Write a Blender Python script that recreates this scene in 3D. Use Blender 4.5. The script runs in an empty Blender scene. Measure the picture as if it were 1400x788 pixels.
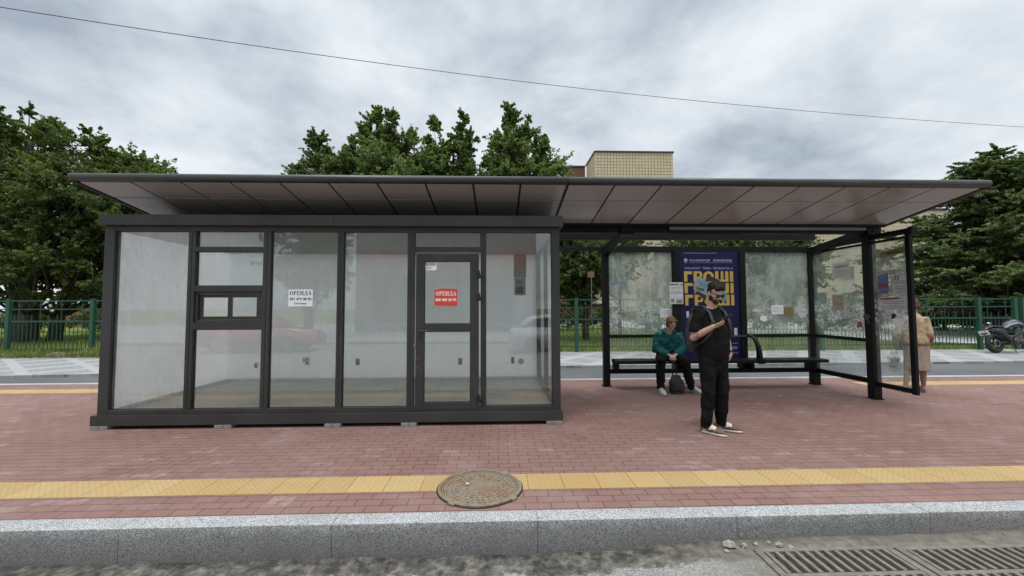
import bpy, bmesh, math, random
import numpy as np
from mathutils import Vector, Matrix, noise, Euler

scene = bpy.context.scene
COL = scene.collection
R = math.radians
PI = math.pi
random.seed(7)

# ------------------------------------------------------------------ objects
def tag(o, label=None, cat=None, group=None, kind=None):
    if label: o['label'] = label
    if cat: o['category'] = cat
    if group: o['group'] = group
    if kind: o['kind'] = kind
    return o

def thing(name, label, cat, loc=(0, 0, 0), rotz=0.0, group=None):
    o = bpy.data.objects.new(name, None)
    o.empty_display_size = 0.1
    COL.objects.link(o)
    o.location = loc
    o.rotation_euler = (0, 0, rotz)
    return tag(o, label, cat, group)

def base_of(o):
    v = Vector((0, 0, 0))
    while o is not None:
        v += o.location
        o = o.parent
    return v

def obj(name, bm, m, parent=None, smooth=False, world=True, label=None):
    """link a bmesh (or mesh) as one object; world=True: verts are in world space"""
    if isinstance(bm, bmesh.types.BMesh):
        me = bpy.data.meshes.new(name)
        bm.normal_update()
        bm.to_mesh(me); bm.free()
    else:
        me = bm
    if parent is not None and world:
        me.transform(Matrix.Translation(-base_of(parent)))
    if isinstance(m, (list, tuple)):
        for k in m: me.materials.append(k)
    elif m is not None:
        me.materials.append(m)
    if smooth:
        me.polygons.foreach_set('use_smooth', [True] * len(me.polygons))
    o = bpy.data.objects.new(name, me)
    COL.objects.link(o)
    o.parent = parent
    if label: o['label'] = label
    return o

def kids(o): return [c for c in bpy.data.objects if c.parent == o]

def dup(o, parent=None, loc=None, rotz=None, label=None):
    c = o.copy(); COL.objects.link(c); c.parent = parent
    if loc is not None: c.location = loc
    if rotz is not None: c.rotation_euler = (0, 0, rotz)
    if label: c['label'] = label
    for k in kids(o):
        dup(k, c)
    return c

def struct(name, bm, m, smooth=False):
    return tag(obj(name, bm, m, smooth=smooth), kind='structure')

# ------------------------------------------------------------------ shapes
def nbm(): return bmesh.new()

def box(bm, x0, x1, y0, y1, z0, z1, bev=0.0, mi=0):
    vs = [bm.verts.new(p) for p in ((x0, y0, z0), (x1, y0, z0), (x1, y1, z0), (x0, y1, z0),
                                    (x0, y0, z1), (x1, y0, z1), (x1, y1, z1), (x0, y1, z1))]
    fs = [bm.faces.new([vs[i] for i in q]) for q in ((3, 2, 1, 0), (4, 5, 6, 7), (0, 1, 5, 4), (1, 2, 6, 5), (2, 3, 7, 6), (3, 0, 4, 7))]
    for f in fs: f.material_index = mi
    if bev > 0:
        es = list({e for f in fs for e in f.edges})
        r = bmesh.ops.bevel(bm, geom=es, offset=bev, segments=2, affect='EDGES', profile=0.6)
        for f in r['faces']: f.material_index = mi
    return vs

def bx(x0, x1, y0, y1, z0, z1, bev=0.0):
    bm = nbm(); box(bm, x0, x1, y0, y1, z0, z1, bev); return bm

def obox(bm, c, size, rot=None, bev=0.0):
    """oriented box"""
    t = nbm(); sx, sy, sz = (s / 2 for s in size)
    box(t, -sx, sx, -sy, sy, -sz, sz, bev)
    M = Matrix.Translation(Vector(c)) @ ((rot.to_matrix().to_4x4() if isinstance(rot, Euler) else rot) if rot is not None else Matrix())
    t.transform(M); join(bm, t)

def join(bm, t):
    me = bpy.data.meshes.new('tmp'); t.to_mesh(me); t.free(); bm.from_mesh(me); bpy.data.meshes.remove(me)

def prism(bm, pts, y0, y1, axis='y'):
    """extrude a polygon; pts are 2D; axis 'y': (x,z), 'x': (y,z), 'z': (x,y)"""
    def P(p, d):
        return {'y': (p[0], d, p[1]), 'x': (d, p[0], p[1]), 'z': (p[0], p[1], d)}[axis]
    a = [bm.verts.new(P(p, y0)) for p in pts]; b = [bm.verts.new(P(p, y1)) for p in pts]
    n = len(pts)
    bm.faces.new(a); bm.faces.new(b[::-1])
    for i in range(n):
        bm.faces.new([a[(i + 1) % n], a[i], b[i], b[(i + 1) % n]])
    bmesh.ops.recalc_face_normals(bm, faces=bm.faces[:])

def tube(bm, pts, rad, seg=10, ref=(0, 0, 1), cap=True, roundcap=False):
    """loft with elliptical rings; rad: floats or (a,b); a lies across ref, b along ref"""
    pts = [Vector(p) for p in pts]; n = len(pts)
    rr = [(r, r) if not isinstance(r, (tuple, list)) else tuple(r) for r in rad]
    ref = Vector(ref).normalized()
    if roundcap:
        t0 = (pts[0] - pts[1]).normalized(); t1 = (pts[-1] - pts[-2]).normalized()
        m0 = min(rr[0]); m1 = min(rr[-1])
        pre = [(pts[0] + t0 * m0 * math.sin(a), tuple(q * math.cos(a) for q in rr[0])) for a in (1.35, 0.9, 0.45)]
        post = [(pts[-1] + t1 * m1 * math.sin(a), tuple(q * math.cos(a) for q in rr[-1])) for a in (0.45, 0.9, 1.35)]
        pts = [p for p, _ in pre] + pts + [p for p, _ in post]
        rr = [q for _, q in pre] + rr + [q for _, q in post]
        n = len(pts)
    rings = []
    for i in range(n):
        t = (pts[min(i + 1, n - 1)] - pts[max(i - 1, 0)])
        if t.length < 1e-9: t = Vector((0, 0, 1))
        t.normalize()
        rf = ref if abs(t.dot(ref)) < 0.97 else (Vector((0, 1, 0)) if abs(t.y) < 0.9 else Vector((1, 0, 0)))
        u = t.cross(rf).normalized(); v = u.cross(t).normalized()
        rings.append([bm.verts.new(pts[i] + u * (rr[i][0] * math.cos(2 * PI * k / seg)) + v * (rr[i][1] * math.sin(2 * PI * k / seg))) for k in range(seg)])
    for i in range(n - 1):
        for k in range(seg):
            bm.faces.new([rings[i][k], rings[i][(k + 1) % seg], rings[i + 1][(k + 1) % seg], rings[i + 1][k]])
    if cap:
        bm.faces.new(rings[0][::-1]); bm.faces.new(rings[-1])

def ball(bm, c, r, rot=None, seg=16, ring=10):
    r = (r, r, r) if not isinstance(r, (tuple, list)) else r
    M = Matrix.Translation(Vector(c)) @ (rot.to_4x4() if rot is not None else Matrix()) @ Matrix.Diagonal((r[0], r[1], r[2], 1))
    bmesh.ops.create_uvsphere(bm, u_segments=seg, v_segments=ring, radius=1.0, matrix=M)

def cyl(bm, c, r, h, axis='z', seg=24, r2=None):
    M = Matrix.Translation(Vector(c))
    if axis == 'x': M = M @ Matrix.Rotation(PI / 2, 4, 'Y')
    if axis == 'y': M = M @ Matrix.Rotation(PI / 2, 4, 'X')
    bmesh.ops.create_cone(bm, cap_ends=True, segments=seg, radius1=r, radius2=r if r2 is None else r2, depth=h, matrix=M)

def torus(bm, c, R0, r, axis='y', seg=40, sub=12, sx=1.0):
    rings = []
    for i in range(seg):
        a = 2 * PI * i / seg; ring = []
        for k in range(sub):
            b = 2 * PI * k / sub
            rad = R0 + r * math.cos(b); w = r * sx * math.sin(b)
            p = {'y': (rad * math.cos(a), w, rad * math.sin(a)), 'z': (rad * math.cos(a), rad * math.sin(a), w), 'x': (w, rad * math.cos(a), rad * math.sin(a))}[axis]
            ring.append(bm.verts.new(Vector(c) + Vector(p)))
        rings.append(ring)
    for i in range(seg):
        for k in range(sub):
            bm.faces.new([rings[i][k], rings[(i + 1) % seg][k], rings[(i + 1) % seg][(k + 1) % sub], rings[i][(k + 1) % sub]])
    bmesh.ops.recalc_face_normals(bm, faces=bm.faces[:])

def fuse(bm, voxel=0.008, smooth=3, wrinkle=0.0, wscale=8.0, wdir=(1, 1, 1), seed=0):
    """union of closed shells -> one continuous smooth mesh"""
    me = bpy.data.meshes.new('fuse'); bmesh.ops.recalc_face_normals(bm, faces=bm.faces[:]); bm.to_mesh(me); bm.free()
    o = bpy.data.objects.new('fuse', me); COL.objects.link(o)
    m = o.modifiers.new('r', 'REMESH'); m.mode = 'VOXEL'; m.voxel_size = voxel
    if smooth:
        s = o.modifiers.new('s', 'SMOOTH'); s.factor = 0.5; s.iterations = smooth
    dg = bpy.context.evaluated_depsgraph_get()
    out = bpy.data.meshes.new_from_object(o.evaluated_get(dg))
    bpy.data.objects.remove(o); bpy.data.meshes.remove(me)
    out.materials.clear()
    if wrinkle:
        off = Vector((seed * 3.1, seed * 1.7, seed * 5.3)); wd = Vector(wdir)
        nv = [v.normal.copy() for v in out.vertices]
        for v, nn in zip(out.vertices, nv):
            p = Vector((v.co.x * wd.x, v.co.y * wd.y, v.co.z * wd.z)) * wscale + off
            d = noise.noise(p) + 0.5 * noise.noise(p * 2.1)
            v.co += nn * (wrinkle * d)
    return out

def text_mesh(txt, w, h, bold=0.0, shear=0.0):
    """letters filled into a box w x h (metres), centred on origin, lying in XZ facing -Y"""
    cu = bpy.data.curves.new('t', 'FONT'); cu.body = txt; cu.align_x = 'CENTER'; cu.align_y = 'CENTER'
    cu.offset = bold; cu.shear = shear; cu.resolution_u = 3; cu.extrude = 0.02
    o = bpy.data.objects.new('t', cu); COL.objects.link(o)
    dg = bpy.context.evaluated_depsgraph_get()
    me = bpy.data.meshes.new_from_object(o.evaluated_get(dg))
    bpy.data.objects.remove(o); bpy.data.curves.remove(cu)
    xs = [v.co.x for v in me.vertices]; ys = [v.co.y for v in me.vertices]
    cx, cy = (min(xs) + max(xs)) / 2, (min(ys) + max(ys)) / 2
    sx, sy = w / (max(xs) - min(xs)), h / (max(ys) - min(ys))
    for v in me.vertices:
        x, y, z = v.co
        v.co = ((x - cx) * sx, -z * 0.03, (y - cy) * sy)
    me.materials.clear()
    return me

def put_text(bm, txt, c, w, h, bold=0.02, M=None, mi=0, shear=0.0):
    me = text_mesh(txt, w, h, bold, shear)
    me.transform(Matrix.Translation(Vector(c)) @ (M or Matrix()))
    n0 = len(bm.faces)
    bm.from_mesh(me); bpy.data.meshes.remove(me)
    bm.faces.ensure_lookup_table()
    for f in bm.faces[n0:]: f.material_index = mi

# ------------------------------------------------------------------ materials
class N:
    def __init__(s, name):
        s.m = bpy.data.materials.new(name); s.m.use_nodes = True
        s.t = s.m.node_tree; s.t.nodes.clear()
        s.out = s.t.nodes.new('ShaderNodeOutputMaterial')
        s._tc = None
    def n(s, typ, **k):
        x = s.t.nodes.new(typ)
        for a, b in k.items(): setattr(x, a, b)
        return x
    def l(s, a, b): s.t.links.new(a, b)
    def co(s, which='Object', scale=(1, 1, 1), rot=(0, 0, 0), loc=(0, 0, 0)):
        if s._tc is None: s._tc = s.n('ShaderNodeTexCoord')
        mp = s.n('ShaderNodeMapping'); mp.inputs['Scale'].default_value = scale
        mp.inputs['Rotation'].default_value = rot; mp.inputs['Location'].default_value = loc
        s.l(s._tc.outputs[which], mp.inputs[0]); return mp.outputs[0]
    def noise(s, scale, detail=4, rough=0.55, vec=None, dist=0.0):
        x = s.n('ShaderNodeTexNoise'); x.inputs['Scale'].default_value = scale; x.inputs['Detail'].default_value = detail
        x.inputs['Roughness'].default_value = rough; x.inputs['Distortion'].default_value = dist
        s.l(vec if vec is not None else s.co(), x.inputs['Vector']); return x.outputs['Fac']
    def ramp(s, fac, stops, interp='LINEAR'):
        x = s.n('ShaderNodeValToRGB'); x.color_ramp.interpolation = interp
        e = x.color_ramp.elements
        while len(e) < len(stops): e.new(0.5)
        for i, (p, c) in enumerate(stops):
            e[i].position = p
            c = (c, c, c) if isinstance(c, (int, float)) else c
            e[i].color = (c[0], c[1], c[2], 1)
        s.l(fac, x.inputs[0]); return x.outputs[0]
    def mix(s, fac, a, b, typ='MIX'):
        x = s.n('ShaderNodeMix', data_type='RGBA', blend_type=typ)
        for sock, v in ((x.inputs[0], fac), (x.inputs[6], a), (x.inputs[7], b)):
            if isinstance(v, (int, float)): sock.default_value = v if sock == x.inputs[0] else (v, v, v, 1)
            elif isinstance(v, (tuple, list)): sock.default_value = (v[0], v[1], v[2], 1)
            else: s.l(v, sock)
        return x.outputs[2]
    def math(s, op, a, b=0.0, clamp=False):
        x = s.n('ShaderNodeMath', operation=op, use_clamp=clamp)
        for sock, v in ((x.inputs[0], a), (x.inputs[1], b)):
            if isinstance(v, (int, float)): sock.default_value = v
            else: s.l(v, sock)
        return x.outputs[0]
    def bsdf(s, col, rough=0.6, metal=0.0, spec=0.5, bump=None, bstr=0.3, bdist=0.01, coat=0.0, trans=None):
        p = s.n('ShaderNodeBsdfPrincipled')
        for key, v in (('Base Color', col), ('Roughness', rough), ('Metallic', metal), ('Specular IOR Level', spec), ('Coat Weight', coat)):
            if isinstance(v, (int, float)): p.inputs[key].default_value = v
            elif isinstance(v, (tuple, list)): p.inputs[key].default_value = (v[0], v[1], v[2], 1)
            else: s.l(v, p.inputs[key])
        if bump is not None:
            b = s.n('ShaderNodeBump'); b.inputs['Strength'].default_value = bstr; b.inputs['Distance'].default_value = bdist
            s.l(bump, b.inputs['Height']); s.l(b.outputs[0], p.inputs['Normal'])
        return p.outputs[0]
    def done(s, sh): s.l(sh, s.out.inputs[0]); return s.m

def mat(name, col, rough=0.6, metal=0.0, var=0.15, vscale=3.0, spec=0.5, bump=0.0, bscale=60.0, bdist=0.003, coat=0.0):
    """plain procedural material: base colour with soft natural variation"""
    k = N(name)
    a = k.noise(vscale, 5, 0.6)
    c = k.mix(k.ramp(a, [(0.3, 0.0), (0.7, 1.0)]), tuple(x * (1 - var) for x in col), tuple(min(1, x * (1 + var)) for x in col))
    rv = k.ramp(k.noise(vscale * 2.3, 3), [(0.25, max(0.02, rough - 0.08)), (0.75, min(1, rough + 0.08))])
    b = k.noise(bscale, 3) if bump else None
    return k.done(k.bsdf(c, rv, metal, spec, b, bump, bdist, coat))
M = {}
M['frame'] = mat('anthracite_powder_coat', (0.038, 0.0365, 0.036), 0.45, 0.0, 0.25, 1.6, spec=0.35, bump=0.05, bscale=300, bdist=0.0005)
M['frame_b'] = mat('anthracite_trim', (0.044, 0.042, 0.041), 0.5, 0.0, 0.25, 1.2, spec=0.35)
M['gasket'] = mat('black_rubber', (0.012, 0.012, 0.012), 0.6)
M['black'] = mat('black_steel', (0.008, 0.0078, 0.008), 0.5, 0.0, 0.25, 2.0, spec=0.18)
M['tube'] = mat('grey_steel_tube', (0.04, 0.043, 0.041), 0.4, 0.2, 0.2, 2.0)
M['gutter'] = mat('grey_gutter', (0.16, 0.18, 0.175), 0.45, 0.2, 0.2, 2.0)
def _whitepanel():
    k = N('white_wall_made_translucent')          # white wall; translucency added so daylight brightens the kiosk interior
    c = k.ramp(k.noise(1.3, 5, 0.6), [(0.3, (0.85, 0.86, 0.86)), (0.7, (0.90, 0.91, 0.905))])
    p = k.bsdf(c, 0.55, 0, 0.4)
    tl = k.n('ShaderNodeBsdfTranslucent'); tl.inputs[0].default_value = (0.975, 0.975, 0.965, 1)
    mx = k.n('ShaderNodeMixShader'); mx.inputs[0].default_value = 0.66; k.l(p, mx.inputs[1]); k.l(tl.outputs[0], mx.inputs[2])
    return k.done(mx.outputs[0])
M['white_wall'] = _whitepanel()
M['white_paper'] = mat('white_paper', (0.78, 0.79, 0.80), 0.7, 0, 0.03, 5)
M['paper_grey'] = mat('worn_paper', (0.50, 0.51, 0.52), 0.8, 0, 0.15, 14)
M['ink'] = mat('black_ink', (0.02, 0.02, 0.025), 0.6)
M['ink_grey'] = mat('grey_ink', (0.18, 0.18, 0.20), 0.7)
M['red_sign'] = mat('red_sign', (0.62, 0.055, 0.035), 0.5, 0, 0.05, 6)
M['white_ink'] = mat('white_ink', (0.85, 0.82, 0.8), 0.6)
M['metal'] = mat('satin_steel', (0.35, 0.35, 0.35), 0.3, 1.0, 0.15, 6)
M['plastic_w'] = mat('white_plastic', (0.6, 0.61, 0.6), 0.4)
M['plastic_g'] = mat('grey_plastic', (0.34, 0.33, 0.27), 0.45)
M['navy'] = mat('poster_navy', (0.006, 0.007, 0.050), 0.5, 0, 0.2, 2.0, spec=0.25)
M['yellow_ink'] = mat('poster_yellow', (0.46, 0.31, 0.045), 0.6, 0, 0.08, 6)
M['lav_ink'] = mat('poster_lavender', (0.32, 0.32, 0.42), 0.5)
M['teal_note'] = mat('banknote_teal', (0.20, 0.25, 0.25), 0.7, 0, 0.25, 30)
M['teal_dk'] = mat('banknote_shade', (0.10, 0.22, 0.25), 0.6, 0, 0.3, 30)
M['blue_ink'] = mat('poster_blue', (0.11, 0.15, 0.27), 0.7, 0, 0.3, 12)
M['wine_ink'] = mat('poster_wine', (0.20, 0.08, 0.12), 0.7, 0, 0.3, 12)
M['red_print'] = mat('faded_red_print', (0.34, 0.09, 0.075), 0.7, 0, 0.3, 14)
M['ochre'] = mat('ochre_board', (0.19, 0.155, 0.06), 0.6, 0, 0.2, 8)
M['brown_pap'] = mat('brown_paper', (0.30, 0.24, 0.17), 0.7, 0, 0.2, 14)
M['beige_pap'] = mat('beige_paper', (0.36, 0.34, 0.29), 0.7, 0, 0.1, 10)
M['blue_tape'] = mat('blue_tape', (0.10, 0.22, 0.50), 0.6)

def _floor():
    k = N('grey_lino'); v = k.co()
    c = k.ramp(k.noise(2.5, 6, 0.6, v), [(0.3, (0.29, 0.275, 0.22)), (0.7, (0.42, 0.40, 0.33))])
    c = k.mix(k.ramp(k.noise(30, 3, 0.6, k.co('Object', (0.2, 2.0, 1))), [(0.5, 0.0), (0.75, 0.35)]), c, (0.42, 0.41, 0.36))
    return k.done(k.bsdf(c, 0.45))
M['lino'] = _floor()

def _ceil():
    k = N('brown_grey_panel'); v = k.co()
    c = k.ramp(k.noise(0.7, 4, 0.6, v), [(0.3, (0.31, 0.29, 0.29)), (0.7, (0.37, 0.345, 0.342))])
    r = k.ramp(k.noise(1.6, 4), [(0.3, 0.18), (0.7, 0.28)])
    return k.done(k.bsdf(c, r, 0.0, 0.32, k.noise(0.9, 2), 0.02, 0.01))
M['ceil'] = _ceil()

def glass(name, tint=(0.978, 0.990, 0.984), refl=1.5, dirt=0.03, dscale=(1.5, 1.5, 0.6), dcol=(0.62, 0.64, 0.63), dmax=0.16, fog=None, fogcol=(0.50, 0.55, 0.48)):
    k = N(name)
    tr = k.n('ShaderNodeBsdfTransparent'); tr.inputs[0].default_value = (*tint, 1)
    gl = k.n('ShaderNodeBsdfGlossy'); gl.inputs['Roughness'].default_value = 0.0
    fr = k.n('ShaderNodeFresnel'); ge = k.n('ShaderNodeNewGeometry')
    k.l(k.math('SUBTRACT', 1.5, k.math('MULTIPLY', ge.outputs['Backfacing'], 1.5 - 1 / 1.5)), fr.inputs['IOR'])
    f = k.math('MULTIPLY', fr.outputs[0], refl, True)
    s1 = k.n('ShaderNodeMixShader'); k.l(f, s1.inputs[0]); k.l(tr.outputs[0], s1.inputs[1]); k.l(gl.outputs[0], s1.inputs[2])
    # grime film: streaky and patchy
    a = k.noise(3.0, 8, 0.7, k.co('Object', dscale))
    b = k.noise(22.0, 5, 0.75, k.co('Object', (1, 1, 0.25)))
    g = k.math('ADD', k.math('MULTIPLY', k.ramp(a, [(0.40, 0.0), (0.72, 1.0)]), dmax * 0.7), k.math('MULTIPLY', k.ramp(b, [(0.5, 0.0), (0.8, 1.0)]), dmax * 0.6))
    g = k.math('ADD', g, dirt, True)
    col = dcol
    if fog:
        fa = k.ramp(k.noise(fog[2], 9, 0.72, k.co('Object', (1, 1, 0.8)), 0.6), [(0.40, fog[0]), (0.58, fog[1])])
        sc_ = k.ramp(k.noise(34.0, 7, 0.8, k.co('Object', (1, 1, 0.6))), [(0.48, 0.0), (0.54, 1.0)])
        big_ = k.ramp(k.noise(3.6, 5, 0.7, k.co('Object', (1, 1, 1.4), (0, 0, 0), (3, 1, 2))), [(0.42, 0.0), (0.54, 1.0)])
        shade = k.ramp(k.noise(5.0, 8, 0.75, k.co('Object', (1.4, 1.4, 0.5))), [(0.32, 0.55), (0.68, 1.25)])
        low = k.n('ShaderNodeSeparateXYZ'); k.l(k.co(), low.inputs[0])
        fz = k.ramp(k.math('MULTIPLY', low.outputs[2], 0.4), [(0.36, fog[3]), (0.42, 0.45), (0.58, 0.6), (0.70, 1.0)])   # the lower lights were wiped
        # shredded remains of old bills, at arm height
        band = k.ramp(k.math('MULTIPLY', low.outputs[2], 0.4), [(0.39, 0.0), (0.44, 1.0), (0.60, 1.0), (0.68, 0.0)])
        res = k.math('MULTIPLY', k.math('MULTIPLY', sc_, big_), k.math('MULTIPLY', band, fog[4]))
        g = k.math('ADD', g, k.math('MULTIPLY', fa, fz), True)
        g = k.math('MAXIMUM', g, res)
        col = k.mix(res, k.mix(1.0, fogcol, shade, 'MULTIPLY'), (0.85, 0.86, 0.86))
    df = k.n('ShaderNodeBsdfDiffuse')
    if isinstance(col, tuple): df.inputs[0].default_value = (*col, 1)
    else: k.l(col, df.inputs[0])
    tl = k.n('ShaderNodeBsdfTranslucent')
    if isinstance(col, tuple): tl.inputs[0].default_value = (*col, 1)
    else: k.l(col, tl.inputs[0])
    dd = k.n('ShaderNodeMixShader'); dd.inputs[0].default_value = 0.5
    k.l(df.outputs[0], dd.inputs[1]); k.l(tl.outputs[0], dd.inputs[2])
    s2 = k.n('ShaderNodeMixShader'); k.l(g, s2.inputs[0]); k.l(s1.outputs[0], s2.inputs[1]); k.l(dd.outputs[0], s2.inputs[2])
    return k.done(s2.outputs[0])
M['glass'] = glass('kiosk_glass', refl=2.3, dirt=0.015, dmax=0.06)
M['glass_dirty'] = glass('kiosk_glass_dusty', refl=2.0, dirt=0.06, dmax=0.24, dcol=(0.55, 0.57, 0.57))
M['glass_back'] = glass('shelter_glass_fogged', refl=1.0, dirt=0.05, dmax=0.25, fog=(0.10, 0.68, 2.4, 0.08, 0.72))
M['glass_side'] = glass('shelter_glass_scuffed', refl=1.0, dirt=0.05, dmax=0.16, fog=(0.0, 0.18, 2.6, 0.3, 0.75))

def _pavers():
    k = N('red_pavers'); v = k.co()
    b = k.n('ShaderNodeTexBrick', offset=0.5, offset_frequency=2, squash=1.0)
    k.l(v, b.inputs['Vector'])
    for key, val in (('Scale', 1.0), ('Mortar Size', 0.0035), ('Mortar Smooth', 0.3), ('Bias', 0.0), ('Brick Width', 0.2), ('Row Height', 0.1)):
        b.inputs[key].default_value = val
    b.inputs['Color1'].default_value = (0.200, 0.112, 0.094, 1); b.inputs['Color2'].default_value = (0.225, 0.129, 0.109, 1)
    b.inputs['Mortar'].default_value = (0.050, 0.030, 0.028, 1)
    patch = k.ramp(k.noise(0.55, 6, 0.6, v), [(0.38, 0.0), (0.72, 1.0)])
    c = k.mix(k.math('MULTIPLY', patch, 0.5), b.outputs['Color'], (0.275, 0.178, 0.158))
    # pale lime bloom on odd bricks
    cell = k.n('ShaderNodeTexWhiteNoise', noise_dimensions='2D')
    sn = k.n('ShaderNodeVectorMath', operation='SNAP'); k.l(v, sn.inputs[0]); sn.inputs[1].default_value = (0.2, 0.1, 1)
    k.l(sn.outputs[0], cell.inputs['Vector'])
    rare = k.math('MULTIPLY', k.ramp(cell.outputs['Value'], [(0.93, 0.0), (0.97, 1.0)]), k.ramp(k.noise(14, 5, 0.7, v), [(0.4, 0.0), (0.65, 0.4)]))
    c = k.mix(rare, c, (0.45, 0.35, 0.33))
    fine = k.ramp(k.noise(160, 4, 0.7, v), [(0.25, 0.78), (0.75, 1.2)])
    c = k.mix(1.0, c, fine, 'MULTIPLY')
    dust = k.math('MULTIPLY', k.ramp(k.noise(1.7, 7, 0.7, v), [(0.52, 0.0), (0.78, 1.0)]), 0.35)
    c = k.mix(dust, c, (0.34, 0.28, 0.25))
    stain = k.ramp(k.noise(0.9, 9, 0.72, k.co('Object', (1, 1, 1), (0, 0, 0), (5, 9, 0))), [(0.54, 0.0), (0.72, 0.45)])
    c = k.mix(stain, c, (0.10, 0.066, 0.06))
    gum = k.n('ShaderNodeTexVoronoi'); gum.inputs['Scale'].default_value = 1.6; k.l(v, gum.inputs['Vector'])
    c = k.mix(k.ramp(gum.outputs['Distance'], [(0.022, 0.55), (0.034, 0.0)]), c, (0.07, 0.055, 0.05))
    mo = k.math('SUBTRACT', 1.0, b.outputs['Fac'])
    h = k.math('ADD', mo, k.math('MULTIPLY', k.noise(220, 3, 0.6, v), 0.25))
    h = k.math('ADD', h, k.math('MULTIPLY', cell.outputs['Value'], 0.2))
    return k.done(k.bsdf(c, k.ramp(k.noise(5, 4), [(0.3, 0.78), (0.7, 0.95)]), 0, 0.18, h, 0.8, 0.004))
M['pavers'] = _pavers()

def _tactile():
    k = N('yellow_tactile'); v = k.co()
    b = k.n('ShaderNodeTexBrick', offset=0.0, offset_frequency=1); k.l(k.co('Object', (1, 1, 1), (0, 0, 0), (0.05, 0, 0)), b.inputs['Vector'])
    for key, val in (('Scale', 1.0), ('Mortar Size', 0.003), ('Mortar Smooth', 0.2), ('Brick Width', 0.3), ('Row Height', 5.0)):
        b.inputs[key].default_value = val
    b.inputs['Color1'].default_value = (0.40, 0.265, 0.105, 1); b.inputs['Color2'].default_value = (0.47, 0.325, 0.14, 1); b.inputs['Mortar'].default_value = (0.12, 0.08, 0.04, 1)
    vo = k.n('ShaderNodeTexVoronoi', feature='F1'); vo.inputs['Scale'].default_value = 20.0; vo.inputs['Randomness'].default_value = 0.0; k.l(v, vo.inputs['Vector'])
    dome = k.ramp(vo.outputs['Distance'], [(0.22, 1.0), (0.36, 0.0)])
    dirt = k.ramp(k.noise(2.2, 8, 0.7, v), [(0.45, 0.0), (0.75, 0.6)])
    c = k.mix(dirt, b.outputs['Color'], (0.44, 0.33, 0.20))
    c = k.mix(k.math('MULTIPLY', k.ramp(vo.outputs['Distance'], [(0.28, 0.0), (0.36, 1.0), (0.46, 0.0)]), 0.75), c, (0.23, 0.15, 0.065))
    c = k.mix(1.0, c, k.ramp(k.noise(140, 3, 0.7, v), [(0.25, 0.82), (0.75, 1.16)]), 'MULTIPLY')
    return k.done(k.bsdf(c, 0.8, 0, 0.3, dome, 0.6, 0.004))
M['tactile'] = _tactile()

def _granite():
    k = N('grey_granite'); v = k.co()
    vo = k.n('ShaderNodeTexVoronoi'); vo.inputs['Scale'].default_value = 300; k.l(v, vo.inputs['Vector'])
    sp = k.n('ShaderNodeSeparateColor'); k.l(vo.outputs['Color'], sp.inputs[0])
    c = k.ramp(sp.outputs[0], [(0.0, (0.04, 0.04, 0.042)), (0.24, (0.22, 0.22, 0.22)), (0.42, (0.43, 0.43, 0.425)), (0.75, (0.58, 0.58, 0.57)), (0.95, (0.72, 0.72, 0.71))], 'CONSTANT')
    c = k.mix(k.math('MULTIPLY', k.ramp(k.noise(1.2, 7, 0.7, v), [(0.4, 0.0), (0.75, 1.0)]), 0.45), c, (0.20, 0.195, 0.185))
    s = k.n('ShaderNodeSeparateXYZ'); k.l(v, s.inputs[0])
    # splash dirt with a ragged edge, darkened further to paint the kerb face's shade
    zz = k.math('ADD', s.outputs[2], k.math('MULTIPLY', k.noise(5, 6, 0.7, v), 0.16))
    c = k.mix(k.ramp(k.math('ADD', zz, 0.25), [(0.03, 0.80), (0.16, 0.62), (0.27, 0.45), (0.33, 0.0)]), c, (0.09, 0.085, 0.08))
    return k.done(k.bsdf(c, 0.75, 0, 0.35, k.noise(260, 3, 0.6, v), 0.35, 0.002))
M['granite'] = _granite()

def _road():
    k = N('dusty_asphalt'); v = k.co()
    s = k.n('ShaderNodeSeparateXYZ'); k.l(v, s.inputs[0])
    c = k.ramp(k.noise(1.4, 8, 0.65, v), [(0.3, (0.20, 0.195, 0.185)), (0.7, (0.33, 0.32, 0.30))])
    ag = k.n('ShaderNodeTexVoronoi'); ag.inputs['Scale'].default_value = 120; k.l(v, ag.inputs['Vector'])
    sp = k.n('ShaderNodeSeparateColor'); k.l(ag.outputs['Color'], sp.inputs[0])
    c = k.mix(1.0, c, k.ramp(sp.outputs[0], [(0.1, 0.6), (0.9, 1.3)]), 'MULTIPLY')
    # the gutter line: dark wet dirt and silt with a ragged edge
    edge = k.math('ADD', s.outputs[1], k.math('MULTIPLY', k.math('SUBTRACT', k.noise(4.0, 9, 0.7, v), 0.5), 0.42))
    wet = k.ramp(k.math('MULTIPLY', edge, 0.25), [(0.676, 0.0), (0.681, 1.0)])
    silt = k.ramp(k.noise(11, 8, 0.7, v), [(0.40, (0.035, 0.032, 0.028)), (0.52, (0.10, 0.09, 0.075)), (0.62, (0.18, 0.165, 0.14)), (0.74, (0.30, 0.28, 0.245))])
    c = k.mix(wet, c, silt)
    sx = k.ramp(k.math('ADD', k.math('MULTIPLY', s.outputs[0], 0.1), 0.5), [(0.60, 0.0), (0.68, 0.75)])
    earth = k.ramp(k.noise(16, 8, 0.75, v), [(0.35, (0.10, 0.09, 0.068)), (0.6, (0.21, 0.19, 0.15)), (0.8, (0.34, 0.32, 0.27))])
    c = k.mix(sx, c, earth)
    h = k.math('ADD', k.noise(90, 5, 0.7, v), k.math('MULTIPLY', k.noise(12, 6, 0.7, v), 1.4))
    return k.done(k.bsdf(c, k.mix(wet, 0.85, 0.6), 0, 0.35, h, 0.8, 0.008))
M['road'] = _road()
M['asphalt'] = mat('dark_asphalt', (0.085, 0.087, 0.09), 0.8, 0, 0.2, 0.6, bump=0.4, bscale=120, bdist=0.004)
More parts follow.
